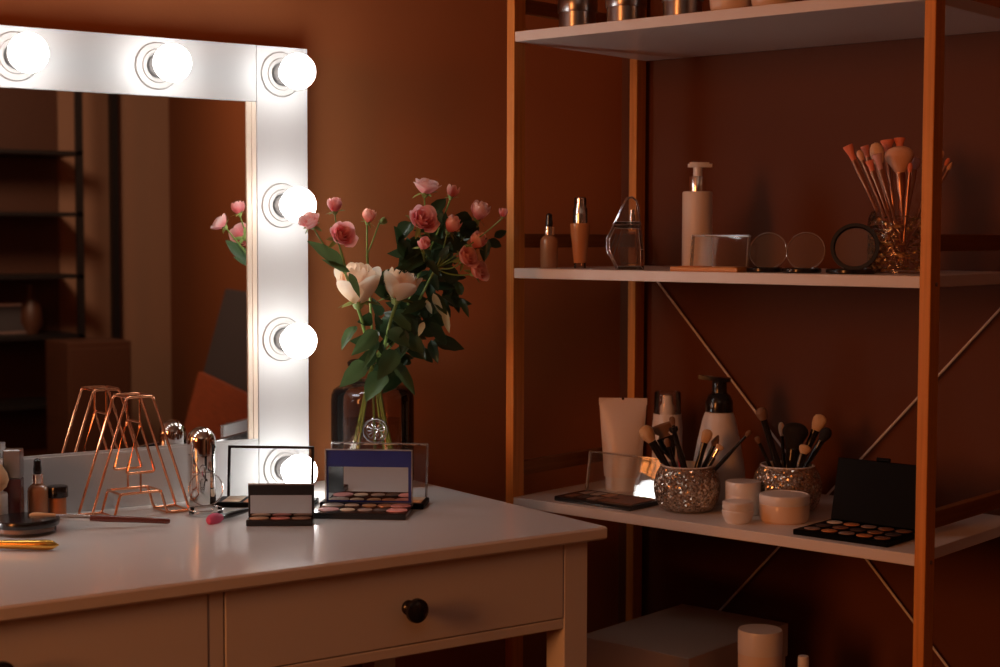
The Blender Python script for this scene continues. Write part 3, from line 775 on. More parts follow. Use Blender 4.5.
# two cream roses
for k_, (nm_lab, u, v, rp, vb_, mat, Y, vs, tilt) in enumerate((
    ('large cream rose in front, left of the peach-centred rose', 358, 302, 21.8, 302, 'creamp', 2.255, 345, (-.15,-.25,1)),
    ('cream rose with peach centre, second big bloom in the vase', 396, 299, 18, 298, 'peachp', 2.25, 345, (.15,-.35,1)))):
    t = flower('cream_rose', nm_lab, 'rose', 'cream roses in the vase')
    base = fp(u, v, Y); r = px(base, rp)
    via = fp(u+ (10 if k_ == 0 else -12), 348, Y+.05)
    main_stem(t, bot(k_), via, base - Vector((0,0,r*.3)), .0030)
    ax = Vector(tilt).normalized()
    bl = bloom(t, O, 'bloom', base, ax, r*.93, 'half', M[mat] if k_ else M['peachp'], rng, 20, 2.0 if k_ == 0 else 1.9)
    outr = MB(); Tm = axis_matrix(base-O, ax)
    for j in range(5):                               # loose outer petals, paler
        th = j*1.256 + .4
        def fn(uu, vv, th=th, r=r, j=j):
            a = (uu-.5)*2; w = .85*(.35+.65*sin(min(vv*1.5,1)*pi/2))*(1-.5*max(0,vv-.7)/.3*.8)
            ra = r*(.30+.68*sin(min(vv*1.3,1)*pi/2)) + r*.24*max(0, vv-.66)**1.4*2
            return (ra*cos(th+a*w), ra*sin(th+a*w), r*(1.62-.22*(j % 2))*(vv-.12*a*a*vv) - r*.45*max(0, vv-.85))
        outr.grid(fn, 9, 9, Tm)
    petal_attr(outr.build('outer_petals', M['creamp'], bl, 60), 9, 9)
    lv = MB()
    if k_ == 0:
        for q in ((365,362,341,386,22),(377,331,356,352,20),(356,326,341,349,15),(379,341,363,367,9),(383,372,366,400,26)): leaf_px(lv, *q, Y0=2.27, Y1=2.24)
    else:
        for q in ((392,361,418,393,17),(395,310,411,330,20),(388,330,410,345,22),(396,350,380,376,24),(404,335,424,352,22)): leaf_px(lv, *q, Y0=2.27, Y1=2.24)
    lv.build('leaves', M['leaf2'], t, 60)
# sprays of small pink roses
def spray(label, junction, heads, leaves_px, kbot, lmat='leaf', rseed=3, jY=2.25, fill=None):
    rg = random.Random(rseed)
    t = flower('spray_rose', label, 'rose', 'stems of pink spray roses in the vase')
    j = fp(junction[0], junction[1], jY)
    via = fp(junction[2], junction[3], (jY+VY)/2)
    main_stem(t, bot(kbot), via, j, .0022)
    br_ = MB()
    for (u, v, Y, rp, kind, mat, ax) in heads:
        c = fp(u, v, Y); r = px(c, rp); ax = Vector(ax).normalized()
        hgt = {'bud': 1.9, 'half': 1.65, 'open': 1.3}[kind]*r
        base = c - ax*hgt*.5
        bloom(t, O, 'bloom', base, ax, r, kind, M[mat], rg)
        mid = (j+base)/2 - Vector((0,0,.012)) + Vector((rg.uniform(-.01,.01), rg.uniform(-.01,.01), 0))
        br_.tube(L_(bez(j, mid, base-ax*r*.3, 8)), .0013, 6)
    br_.build('side_stems', M['stem'], t)
    lv = MB()
    for q in leaves_px: leaf_px(lv, *q[:5], Y0=q[5] if len(q) > 5 else jY, Y1=(q[6] if len(q) > 6 else None))
    if fill:
        (u0, v0, u1, v1, cnt, sz) = fill
        for _ in range(cnt):
            u = rg.uniform(u0, u1); v = rg.uniform(v0, v1); a = rg.uniform(0, 2*pi); l = sz*rg.uniform(.8, 1.35); Y = jY + rg.uniform(-.02, .09)
            leaf_px(lv, u, v, u+l*cos(a), v+l*sin(a)*.9+4, l*.52, Y, Y+rg.uniform(-.03,.03))
    lv.build('leaves', M[lmat], t, 60)
    return t
spray('pink spray rose stem leaning left over the lit bulb', (346, 275, 366, 335), [
    (309.5, 221, 2.215, 10.5, 'open', 'palepink', (-.6,-.3,.7)), (335, 205, 2.205, 8.5, 'half', 'pink', (-.1,-.2,1)),
    (342.5, 234.5, 2.20, 13, 'open', 'pink', (0,-.95,.45)), ],
    [(343,266,312,240,18,2.22,2.215),(350,272,322,259,8,2.215),(349,273,361,296,10,2.2,2.18)], 2, 'leaf2', 5, 2.225)
spray('spray rose stem with one pink bud and one green bud, left of centre', (367, 255, 372, 330), [
    (369, 216, 2.25, 8, 'half', 'coral', (.1,-.3,1)), (383, 221, 2.25, 4, 'bud', 'sepal', (.8,-.1,.5))],
    [(372,296,353,262,18),(368,275,392,300,24),(371,270,350,272,14),(385,300,402,282,20),(378,285,398,268,18)], 3, 'leaf', 6, 2.26)
spray('tall centre pink spray rose stem reaching highest', (424, 262, 398, 335), [
    (426.5, 186, 2.24, 12, 'open', 'palepink', (0,-.35,1)), (423, 219, 2.21, 14, 'open', 'pink', (-.1,-.9,.5)), (452.5, 191, 2.25, 7, 'bud', 'coral', (.25,-.1,1)),
    (424, 244, 2.20, 7.5, 'half', 'pink', (-.1,-.7,.6))],
    [(421,238,403,262,20),(412,222,396,243,22),(432,214,446,198,16),(440,225,436,205,16),(430,250,455,232,18),(420,262,400,262,22),(425,258,404,272,22),(398,240,412,262,18)], 4, 'leaf', 8, 2.25, (400, 232, 446, 330, 64, 21))
spray('right-hand pink spray rose stem spreading toward the rack', (436, 268, 404, 335), [
    (480, 211, 2.23, 11, 'half', 'palepink', (.15,-.4,1)), (452.5, 224.5, 2.20, 10, 'half', 'coral', (.25,-.5,.8)), (478, 241, 2.20, 10, 'half', 'coral', (.2,-.6,.8)),
    (467, 257, 2.19, 11, 'open', 'coral', (.2,-.8,.45)), (478.5, 270.5, 2.19, 10.5, 'open', 'coral', (.3,-.85,.4)), (503, 212.5, 2.16, 5, 'bud', 'pink', (.1,-.1,1))],
    [(455,215,475,230,22),(486,238,484,262,14),(488,240,502,247,12),(494,237,508,230,10),(462,222,478,238,24),(440,270,462,280,20),(446,250,470,242,22),(460,232,482,226,20)], 5, 'leaf', 9, 2.235, (426, 225, 462, 300, 42, 20))
# low greenery branch
t = flower('rose_foliage', 'leafy flowerless rose branch filling the neck of the vase', 'foliage branch')
main_stem(t, bot(6), fp(395, 330, 2.32), fp(428, 300, 2.28), .002)
lv = MB()
for q in ((433,341,466,346,24),(431,340,437,363,13),(410,338,425,360,24),(420,322,440,335,26),(400,320,425,325,24),(384,318,400,340,24),(372,318,358,322,16),(404,300,425,310,22),(430,318,450,322,18),(410,345,395,360,20),(380,345,352,340,20),(388,362,372,384,20),(376,352,352,372,18),(398,372,384,392,20)): leaf_px(lv, *q, Y0=2.29, Y1=2.27)
for _ in range(34):
    u = rng.uniform(365, 432); v = rng.uniform(305, 372); a = rng.uniform(0, 2*pi); l = rng.uniform(16, 26); Y = rng.uniform(2.27, 2.34)
    leaf_px(lv, u, v, u+l*cos(a), v+l*sin(a)*.8+3, l*.52, Y, Y+rng.uniform(-.02,.02))
lv.build('leaves', M['leaf'], t, 60)
lp = MB()
for q in ((433,293,443,318,9),(444,308,449,334,9),(424,322,418,336,8),(426,300,432,315,7)): leaf_px(lp, *q, Y0=2.23, n=Vector((-.6,-.6,.3)))
o = lp.build('pale_leaves', M['leafpale'], t, 60); o['label'] = 'pale grey-green drooping leaves'

# ------------------------------------------------------------------ middle shelf goods
def on_shelf(u, d, Z): 
    p = ond(u, 20 if Z > 1.4 else 245 if Z > 1 else 490 if Z > .6 else 650, d); p.z = Z; return p
p = on_shelf(549, .055, z_mid)
dropper('dropper_bottle', 'small foundation dropper bottle on the middle shelf, nearest the left post', p, px(p, 8.8), px(p, 55), M['foundation'])
p = on_shelf(580, .09, z_mid); r = px(p, 10); h = px(p, 70.5)
lathe_thing('foundation_bottle', 'orange-brown foundation bottle with chrome pump beside the cut-glass perfume', 'bottle', p, [
    ('base', [(0,0),(r*.58,0),(r*.60,.001),(r*.60,h*.075),(0,h*.075)], 'glass'),
    ('bottle', [(0,h*.075),(r*.62,h*.075),(r*.66,h*.12),(r*.80,h*.32),(r*.97,h*.52),(r,h*.60),(r*.99,h*.625),(r*.9,h*.635),(0,h*.635)], 'foundation2'),
    ('pump_collar', [(0,h*.635),(r*.70,h*.635),(r*.70,h*.75),(r*.66,h*.80),(r*.60,h*.83),(r*.58,h*.89),(0,h*.89)], 'chrome2'),
    ('overcap', [(r*.74,h*.64),(r*.72,h*.84),(r*.62,h*.86),(r*.60,h*.99),(r*.5,h),(0,h)], 'clear'),
    ('pump_head', [(0,h*.89),(r*.46,h*.89),(r*.46,h*.985),(0,h*.985)], 'chrome')])
# faceted perfume bottle
p = on_shelf(627, .05, z_mid); s_ = 1/pxm(p)
pf = thing('perfume_bottle', 'faceted cut-glass perfume bottle leaning like a crystal shard', 'perfume bottle', p, face(p))
def facet(poly_f, depth, chamf):
    """solid with a flat outline, chamfered front and back"""
    n = len(poly_f); cx = sum(q[0] for q in poly_f)/n; cz = sum(q[1] for q in poly_f)/n
    rings = [(1-chamf, -depth), (1, -depth*.35), (1, depth*.35), (1-chamf, depth)]
    vs = []
    for k_, y in rings:
        for q in poly_f: vs.append((cx+(q[0]-cx)*k_, y, cz+(q[1]-cz)*k_))
    fs = [tuple(range(n)), tuple(reversed(range(3*n, 4*n)))]
    for a in range(3):
        for i in range(n):
            j = (i+1) % n; fs.append((a*n+j, a*n+i, (a+1)*n+i, (a+1)*n+j))
    return vs, fs
body = [(-10.5,0),(17,0),(16.5,20),(14,44.5),(-14,44.5),(-20.5,31),(-20,19)]
cap = [(-14,45.2),(14,45.2),(11.5,62),(9.5,69),(5,73),(-1,71.5),(-4,66)]
off = 627
for nm, poly, dp in (('flacon', body, 9), ('stopper', cap, 8)):
    vs, fs = facet([(x*s_, z*s_) for x, z in poly], dp*s_, .16)
    fo = MB().add(vs, fs).build(nm, M['crystal'], pf, 0)
    n_p = len(poly); ed = MB()
    for k_ in (0, 1): ed.tube([vs[k_*n_p+i] for i in range(n_p)], .0007 if k_ else .0005, 6, True)
    for i in range(n_p): ed.tube([vs[i], vs[n_p+i]], .0005, 6)
    ed.build('cut_edge_glints', M['glint'], fo)
vs, fs = facet([(x*s_, z*s_) for x, z in ((-6,6),(11,6),(10.5,26),(8,38),(-4,38),(-9,22))], 4*s_, .05)
MB().add(vs, fs).build('perfume', M['perfume'], pf, 0)
for (xa, za, xb, zb2) in ((-15,9,-6,38),(-17,18,-11,36)):
    MB().tube([(xa*s_, -7.6*s_, za*s_), ((xa+xb)/2*s_-.0006, -8.2*s_, (za+zb2)/2*s_), (xb*s_, -7.6*s_, zb2*s_)], [.0006,.0011,.0006], 8).build('groove_glint', M['glint'], pf)
MB().lathe([(0,40*s_),(3.2*s_,40*s_),(3.2*s_,54*s_),(2.2*s_,55*s_),(2.2*s_,60*s_),(0,60*s_)], 16, Matrix.Translation((5*s_, 0, 0))).build('atomiser', M['chrome'], pf)
# pump bottle
p = on_shelf(697, .20, z_mid); r = px(p, 15); s_ = 1/pxm(p)
pb = thing('pump_bottle', 'tall white pump bottle with chrome collar on the middle shelf', 'bottle', p, face(p)+.15)
MB().lathe([(0,0),(r*.96,0),(r,.002),(r,75*s_),(r*.97,76.5*s_),(r*.9,77*s_),(0,77*s_)], 40).build('bottle', M['blush'], pb)
MB().lathe([(0,77*s_),(8.4*s_,77*s_),(8.4*s_,91*s_),(7.8*s_,92*s_),(0,92*s_)], 28).build('collar', M['chrome2'], pb)
hd = MB().lathe([(0,92*s_),(4.6*s_,92*s_),(4.6*s_,101*s_),(0,101*s_)], 20)
def noz(u, v):                                     # the flat spout head
    pts = rrect(1, 1, .2)
    return (0,0,0)
hd.prism([(x*s_, y*s_) for x, y in [(-9.5,-4.5),(-6,-6),(6,-5.5),(14,-3.2),(14,3.2),(6,5.5),(-6,6),(-9.5,4.5)]], 101*s_, 104.5*s_)
hd.prism([(x*s_, y*s_) for x, y in [(-8,-3.6),(-5,-5),(6,-4.5),(11,-2.4),(11,2.4),(6,4.5),(-5,5),(-8,3.6)]], 104.5*s_, 106*s_)
hd.build('pump_head', M['plastic'], pb)
# bamboo-coloured compact with clear lid
pa = sd(.03, 1.0, z_mid)
p = ond(709, 271, .012); p.z = z_mid
dirS = Vector((NY, -NX, 0))                          # along the shelf towards the camera
def shelf_palette(u0, u1, d, Z): 
    a = ond(u0, 270, d); b = ond(u1, 270, d); a.z = b.z = Z; return (a+b)/2, (b-a).length
RZS = -(pi/2-TH)                                    # local x runs along the shelf, +y into it
c_, W = shelf_palette(669.5, 737, .008, z_mid)
t = palette('bronzer_palette', 'tan rectangular compact with clear upright lid before the tall pump bottle', c_, RZS, W, .050, .0075, px(c_, 32.5), radians(6), 'clear', [('b', .28, .5, W*.19, .018, 'orange'), ('b', .74, .5, W*.19, .018, 'tan')], 'bamboo', lid_w=W*.86)
# round compacts with raised lids
def round_compact(label, u, d, rp, lid, lidlabel=None, tilt=14, zoff=0):
    p = on_shelf(u, d, z_mid); r = px(p, rp); t = thing('round_compact', label, 'compact', p, RZS+.35, 'open round compacts on the middle shelf')
    h = .0075
    MB().lathe([(0,0),(r*.95,0),(r,.002),(r,h*.8),(r*.96,h),(r*.9,h),(r*.88,h*.6),(0,h*.6)], 40).build('tray', M['black'], t)
    MB().lathe([(0,h*.55),(r*.84,h*.55),(r*.84,h*.8),(0,h*.85)], 32).build('powder', PANS['tan'], t)
    Tl = Matrix.Translation((0, r*.95, h*.5)) @ Matrix.Rotation(radians(-tilt), 4, 'X') @ Matrix.Translation((0, 0, r)) @ Matrix.Rotation(pi/2, 4, 'X')
    ring = lambda k_, zz: [tuple(Tl @ Vector((r*k_*cos(2*pi*i/44), r*k_*sin(2*pi*i/44), zz))) for i in range(44)]
    if lid == 'clear':
        l = MB().lathe([(0,0),(r*.97,0),(r*.97,.0015),(0,.0015)], 44, Tl).build('lid', M['clear'], t)
        MB().tube(ring(.985, .002), .0011, 8, True).build('lid_rim', M['clearrim'], l)
    else:
        l = MB().lathe([(0,.0005),(r*.84,.0005),(r*.84,.002),(0,.002)], 44, Tl).build('lid_window', M['clear'], t)
        MB().lathe([(r*.82,-.001),(r,-.001),(r*1.01,.002),(r,.006),(r*.86,.006),(r*.82,.003),(r*.82,-.001)], 44, Tl).build('lid_ring', M['black'], l)
    return t
round_compact('first open black compact with clear round lid, beside the tan compact', 764, .062, 19, 'clear')
round_compact('second open black compact with clear round lid, next to the black-ringed one', 802, .062, 19.5, 'clear')
round_compact('open compact with thick black ringed lid before the gold tinsel jar', 851, .062, 24.5, 'ring')
# glass jar of gold tinsel with pink brushes
p = on_shelf(903, .175, z_mid); s_ = 1/pxm(p); r = 34.5*s_; h = 61*s_
gj = thing('tinsel_jar', 'ribbed glass jar of gold tinsel by the right post', 'jar', p, face(p))
jm = MB()
def jf(u, v):
    a = u*2*pi; rr_ = r*(1 + .018*sin(a*18)*sin(v*pi*7))*(1-.10*max(0, v-.86)/.14)
    return (rr_*cos(a), rr_*sin(a), .001+h*v)
jm.grid(jf, 145, 40); jm.lathe([(0,.001),(r*.99,.001)], 48)
jm.build('jar_glass', M['glass'], gj, 60)
tn = MB(); rt = random.Random(4)
for _ in range(420):
    a = rt.uniform(0, 2*pi); q = r*.93*sqrt(rt.uniform(.35, 1)); z = rt.uniform(.004, h*.93)
    T_ = Matrix.Translation((q*cos(a), q*sin(a), z)) @ Matrix.Rotation(rt.uniform(0, 6), 4, 'Z') @ Matrix.Rotation(rt.uniform(0, 3), 4, 'X')
    l = rt.uniform(.004, .009); w_ = rt.uniform(.0012, .003)
    tn.add([(-l,-w_,0),(l*.2,-w_,l*.25),(l,w_,0),(-l*.3,w_,-l*.2)], [(0,1,2,3)], T_)
o = tn.build('gold_tinsel', M['glitter'], None, 0, tuple(p), (0, 0, face(p))); tag(o, 'crumpled gold tinsel filling the ribbed glass jar', 'tinsel', kind='stuff')
def vessel_brush(name, label, vp, u, v, du, dd, dz, handle, ferr, bris, hr, hl_px, hw_px, shape, group, fl=.03, fr=None, z0=.012, boff=(0,0), ring=None):
    """brush standing in vessel vp: tip at pixel (u, v), dd metres further away; bottom offset du (metres, sideways)"""
    tip = ondist(u, v, vp + Vector((FWD.x, FWD.y, 0)).normalized()*dd)
    right = Vector((cos(YAW), -sin(YAW), 0)); fw_ = Vector((sin(YAW), cos(YAW), 0))
    base = vp + Vector((0,0,z0)) + right*du + fw_*dz
    s1 = 1/pxm(tip)
    return brush(name, label, base, tip, handle, ferr, bris, hr, hl_px*s1, hw_px*s1, shape, fl, fr, group, ring=ring)
G1 = 'rose gold brushes in the tinsel jar'
RG, PK, PE, CR, LI = M['rosegold'], M['pinkbr'], M['peachbr'], M['creambr'], M['lilacbr']
for (lab, u, v, du, dd, dz, b_m, hlp, hwp, shp) in (
    ('leftmost brush in the tinsel jar, flared pink tip', 847.5, 145.5, -.002, 0, 0, PK, 16, 5.2, 'flare'),
    ('slim brush with orange oval tip, second from the jar left', 858.5, 150, .002, -.02, -.01, PE, 11, 3.6, 'round'),
    ('pink tipped brush behind the orange oval one in the tinsel jar', 864.5, 146, -.006, .03, .01, PK, 12, 4.3, 'flare'),
    ('fat cream oval brush standing tall in the tinsel jar', 875, 142.5, -.004, .01, 0, CR, 22, 7.2, 'round'),
    ('short pink brush in front of the fat cream one in the tinsel jar', 869, 160.5, .0, -.03, -.02, PK, 11, 4.2, 'flare'),
    ('lilac tipped flat brush before the fat cream one', 876.5, 154, .003, -.035, -.02, LI, 16, 5.0, 'flare'),
    ('rearmost pink brush, left of the two behind the powder brush', 887, 140, -.001, .035, .02, PK, 12, 6.8, 'flare'),
    ('rearmost pink brush, right of the two behind the powder brush', 899.5, 138, .002, .035, .02, PK, 10, 5.8, 'flare'),
    ('large dome shaped peach powder brush in the tinsel jar', 899, 146, .0, -.01, -.012, PE, 27, 14.5, 'tulip'),
    ('tiny pink pointed brush right of the powder brush', 910.5, 162.5, -.006, -.03, -.018, PK, 10, 2.6, 'round'),
    ('lilac brush half hidden by the right post', 916, 157, -.004, .02, .008, LI, 13, 5.0, 'round'),
    ('peach tipped brush sticking out upright right of the post', 943, 150.5, -.004, .03, .012, PE, 14, 2.6, 'round'),
    ('brush with pale pointed tip leaning furthest right past the post', 952, 162, -.010, 0, 0, PE, 9, 2.3, 'point'),
    ('dim orange brush between the two right of the post', 949, 158, -.008, .025, .008, PK, 9, 2.3, 'round')):
    vessel_brush('makeup_brush', lab, p, u, v, du, dd, dz, RG, RG, b_m, .0030, hlp, hwp, shp, G1, .022, min(.0075, hwp*.6/pxm(p)))

# ------------------------------------------------------------------ top shelf goods
for u, w_, lab, d in ((577.5, 20, 'dark metal tin, leftmost of three on the top shelf', .05), (626, 20.7, 'dark metal tin, middle one of three on the top shelf', .05), (682.5, 21, 'dark metal tin, rightmost of three beside the cream jars', .05)):
    p = on_shelf(u, d, z_top); r = px(p, w_); h = px(p, 30)
    lathe_thing('metal_tin', lab, 'tin', p, [('tin', [(0,0),(r*.90,0),(r*.93,.001),(r*.93,h*.56),(0,h*.56)], 'steel'),
        ('lid', [(0,h*.545),(r*.99,h*.545),(r,h*.56),(r,h*.95),(r*.97,h),(0,h)], 'steel')], group='metal tins on the top shelf')
for u, w_, lab in ((730.5, 21, 'cream coloured pot next to the tins on the top shelf'), (773, 22, 'cream coloured pot on the top shelf, right of the other pot')):
    p = on_shelf(u, .05, z_top); r = px(p, w_); h = px(p, 34)
    lathe_thing('cream_pot', lab, 'pot', p, [('pot', [(0,0),(r*.82,0),(r*.92,.003),(r*.98,h*.2),(r,h*.4),(r,h*.62),(0,h*.62)], 'cream'),
        ('lid', [(0,h*.63),(r*1.02,h*.63),(r*1.02,h*.95),(r*.97,h),(0,h)], 'plastic')], group='cream pots on the top shelf')

# ------------------------------------------------------------------ lower shelf goods
Z = z_bot
c_ = sd(.020, 1.645, Z); W = .166
pn = [('b', .14+.145*k_, y, .0095, .0135, [['brown','dark','taupe','brown'],['taupe','pearl','copper','brown']][i_][k_]) for i_, y in ((0,.28),(1,.72)) for k_ in range(4)] + [('b', .80, .5, .026, .034, 'brown')]
palette('bronze_palette', 'dark bronze powder palette with clear lid at the left end of the lower shelf', c_, RZS, W, .095, .0085, px(c_, 41), radians(9), 'clear', pn, 'black', lid_w=W*1.0)
# tube standing on its cap
p = on_shelf(622.3, .20, Z); s_ = 1/pxm(p)
tb = thing('cream_tube', 'beige squeeze tube standing on its cap behind the clear lid', 'tube', p, face(p))
cb = MB().lathe([(0,0),(16*s_,0),(17*s_,.002),(17*s_,14*s_),(0,14*s_)], 32); cb.build('cap', M['plastic'], tb)
def tf(u, v):
    a = u*2*pi; w0 = 18.3*s_ + 5.7*s_*v; d0 = 17*s_*(1-v**1.3) + .0012
    z = 14*s_ + 77*s_*v
    return (w0*cos(a), d0*sin(a), z)
MB().grid(tf, 49, 20).build('tube_body', M['blush'], tb, 60)
MB().box((-24*s_, -.0013, 85*s_), (24*s_, .0013, 92*s_), .0004).build('crimp', M['blush'], tb)
MB().box((-1.1*s_, -.0017, 88.5*s_), (1.1*s_, .0017, 92.2*s_), 0).build('crimp_mark', M['black'], tb)
# mist bottle with clear cap
p = on_shelf(666.7, .25, Z); s_ = 1/pxm(p)
r = 15*s_
lathe_thing('mist_bottle', 'white bottle with clear domed cap behind the left mosaic bowl', 'bottle', p, [
    ('bottle', [(0,0),(r*.97,0),(r,.002),(r,64*s_),(r*.96,70*s_),(r*.85,73*s_),(0,73*s_)], 'plastic'),
    ('nozzle', [(0,73*s_),(8*s_,73*s_),(7.5*s_,84*s_),(5.5*s_,87*s_),(5*s_,95*s_),(0,96*s_)], 'plastic'),
    ('clear_cap', [(13.6*s_,73*s_),(13.2*s_,97*s_),(12.4*s_,99*s_),(0,99.5*s_)], 'clear'),
    ('cap_band', [(13.9*s_,70*s_),(14.2*s_,70*s_),(14.0*s_,77*s_),(13.7*s_,77*s_)], 'plastic')])
# foaming pump bottle
p = on_shelf(718.2, .21, Z); s_ = 1/pxm(p)
fb = thing('foam_bottle', 'white flared bottle with glossy black foam pump', 'bottle', p, face(p))
MB().lathe([(0,0),(25*s_,0),(27*s_,.003),(27.5*s_,12*s_),(26*s_,34*s_),(21.5*s_,60*s_),(16.5*s_,82*s_),(14*s_,89*s_),(12.5*s_,90*s_),(0,90*s_)], 44).build('bottle', M['plastic'], fb)
MB().lathe([(0,90*s_),(13.8*s_,90*s_),(14*s_,92*s_),(13.6*s_,100*s_),(11*s_,106*s_),(8*s_,108.5*s_),(7.6*s_,110*s_),(7.4*s_,119*s_),(8*s_,121*s_),(0,121*s_)], 36).build('pump_collar', M['black'], fb)
hm = MB()
hm.prism([(x*s_, y*s_) for x, y in [(-21,-3),(-21,3),(-10,6),(2,8),(9,7),(11,3),(11,-3),(9,-7),(2,-8),(-10,-6)][::-1]], 0, 4*s_, Matrix.Translation((0,0,120.5*s_)) @ Matrix.Rotation(radians(5), 4, 'Y'))
hm.build('pump_head', M['black'], fb)
# mosaic bowls
def mosaic_bowl(label, u, d, rp, hp, group):
    p = on_shelf(u, d, Z); s_ = 1/pxm(p); r = rp*s_; h = hp*s_
    t = thing('mosaic_bowl', label, 'brush holder', p, face(p), group)
    pr = [(0,0),(r*.62,0),(r*.80,h*.06),(r*.93,h*.22),(r,h*.45),(r*.99,h*.62),(r*.92,h*.82),(r*.80,h*.95),(r*.77,h*.975)]
    MB().lathe(pr, 48).build('bowl', M['mosaic'], t, 60)
    rm = [(r*.765,h*.965),(r*.79,h*.985),(r*.77,h),(r*.72,h*.995),(r*.72,h*.9),(r*.80,h*.6),(r*.7,h*.1),(0,h*.06)]
    MB().lathe(rm, 48).build('rim', M['plastic'], t, 60)
    return p, h
GB = 'mosaic brush bowls on the lower shelf'
p, h = mosaic_bowl('silver mosaic bowl of brushes before the foam bottle', 687, .096, 33.2, 46, GB)
BK = M['black']
G2 = 'brushes in the left mosaic bowl'
for (lab, u, v, du, dd, dz, han, fe, br_m, hr, hlp, hwp, shp, fl) in (
    ('brush with big tan oval head leaning far left in its mosaic bowl', 642.5, 426, .006, 0, 0, BK, BK, M['tan'], .0055, 18, 7.5, 'round', .03),
    ('wide brown fan brush at the back of the bowl', 660, 424, .004, .02, .014, BK, BK, M['brownbr'], .004, 14, 14, 'fan', .02),
    ('thin eyeshadow brush with dark red handle upright in the bowl', 671.5, 416.5, .003, -.012, -.01, M['redhandle'], BK, M['brownbr'], .0042, 9, 3, 'flat', .04),
    ('thick black handle leaning left among the brushes, no bristles showing', 673, 427, .012, -.022, -.014, BK, BK, BK, .0058, 6, 4.5, 'stub', .02),
    ('flat tan tipped brush leaning right in the bowl', 708.5, 429.5, -.002, 0, -.004, BK, BK, M['tan'], .0055, 14, 5.5, 'flat', .02),
    ('dark short brush between the tan tip and the long pencil brush', 718.5, 435, .0, .014, .006, BK, BK, M['brownbr'], .004, 12, 4, 'point', .02),
    ('long thin black brush sticking out furthest right of its bowl', 751, 430.5, -.010, -.01, -.006, BK, BK, M['brownbr'], .0038, 8, 2.6, 'round', .02),
    ('small brush with steel ferrule right of the flat tan one', 721, 445, -.004, -.024, -.012, BK, M['chrome'], M['tan'], .004, 5, 4.5, 'flat', .016),
    ('short dark smudge brush under the fan brush', 666, 438, .0, -.006, 0, BK, BK, M['brownbr'], .004, 9, 3.5, 'round', .02)):
    vessel_brush('makeup_brush', lab, p, u, v, du, dd, dz, han, fe, br_m, hr, hlp, hwp, shp, G2, fl, None, .008)
p2, h2_ = mosaic_bowl('silver mosaic bowl of brushes behind the low cream jar', 787, .205, 34.5, 46.5, GB)
G3 = 'brushes in the right mosaic bowl'
for (lab, u, v, du, dd, dz, han, fe, br_m, hr, hlp, hwp, shp, fl) in (
    ('thick glossy black brush with brown tip standing left in the right-hand bowl', 760, 407.5, .004, -.016, -.01, BK, BK, M['brownbr'], .0068, 13, 6.0, 'round', .05),
    ('thin dark brush left of the thick glossy one', 756, 436, .004, .01, .006, BK, BK, M['brownbr'], .003, 8, 3, 'round', .02),
    ('big fluffy black powder brush in the right-hand bowl', 796.5, 422.5, 0, .004, .004, BK, BK, M['bristleblack'], .006, 26, 13, 'tulip', .02),
    ('white and tan two-tone brush leaning right in its bowl', 822, 415, -.004, .01, .008, BK, BK, M['tan'], .005, 17, 7, 'flat', .02),
    ('narrow cream tipped brush behind the fluffy black one', 781, 422, .002, .02, .014, BK, BK, M['creambr'], .004, 14, 3.2, 'round', .02),
    ('short tan brush in front of the fluffy black one', 806, 445, -.004, -.022, -.012, BK, BK, M['tan'], .004, 9, 6, 'flat', .02),
    ('dark brush tilting furthest right in the right-hand bowl', 829, 428, -.008, -.004, 0, BK, BK, M['bristleblack'], .0045, 15, 6, 'round', .02)):
    vessel_brush('makeup_brush', lab, p2, u, v, du, dd, dz, han, fe, br_m, hr, hlp, hwp, shp, G3, fl, None, .008)
# jars
p = on_shelf(743, .128, Z); s_ = 1/pxm(p); r = 17.5*s_
lathe_thing('lotion_jar', 'white cylindrical lotion jar behind the tiny rounded pot', 'jar', p, [
    ('jar', [(0,0),(r*.95,0),(r,.002),(r,19*s_),(r*.98,20*s_),(0,20*s_)], 'plastic'),
    ('lid', [(0,20*s_),(r*.99,20*s_),(r*1.01,21*s_),(r*1.01,31.5*s_),(r*.97,33*s_),(0,33*s_)], 'plastic')])
p = on_shelf(738, .052, Z); s_ = 1/pxm(p)
lathe_thing('lip_balm_pot', 'tiny rounded white balm pot at the front of the lower shelf', 'pot', p, [
    ('pot', [(0,0),(11*s_,0),(13*s_,2*s_),(15.2*s_,7*s_),(15.8*s_,12*s_),(14.5*s_,13.5*s_),(0,13.5*s_)], 'plastic'),
    ('lid', [(0,13.5*s_),(14.8*s_,13.5*s_),(15.6*s_,15*s_),(15.4*s_,20.5*s_),(14*s_,21.8*s_),(0,22*s_)], 'plastic')])
p = on_shelf(784.5, .115, Z); s_ = 1/pxm(p); r = 25*s_
lathe_thing('cream_jar', 'wide low cream jar with shiny lid before the right mosaic bowl', 'jar', p, [
    ('jar', [(0,0),(r*.88,0),(r*.96,2*s_),(r*1.0,8*s_),(r,17*s_),(r*.98,18*s_),(0,18*s_)], 'cream'),
    ('lid', [(0,18*s_),(r*.98,18*s_),(r,19*s_),(r,25.5*s_),(r*.98,27*s_),(r*.93,27.6*s_),(r*.90,26.8*s_),(0,26.8*s_)], 'plastic')])
# black palette
c_ = sd(.020, 1.168, Z); W = .162
cols = [['dark','orange','dark','orange'],['dark','brown','taupe','copper'],['cream','orange','taupe','orange']]
cols = [['taupe','orange','taupe','orange','brown'],['dark','brown','dark','copper','dark'],['cream','orange','taupe','copper','brown']]
pn = [('o', .13+.185*k_, .2+.3*r_, .0125, .0125, cols[r_][k_]) for r_ in range(3) for k_ in range(5)]
palette('black_palette', 'open black palette with three rows of round shadows beside the right post', c_, RZS, W, .120, .0085, px(c_, 66), radians(13), 'black', pn, 'blackm', lid_w=W*.98)

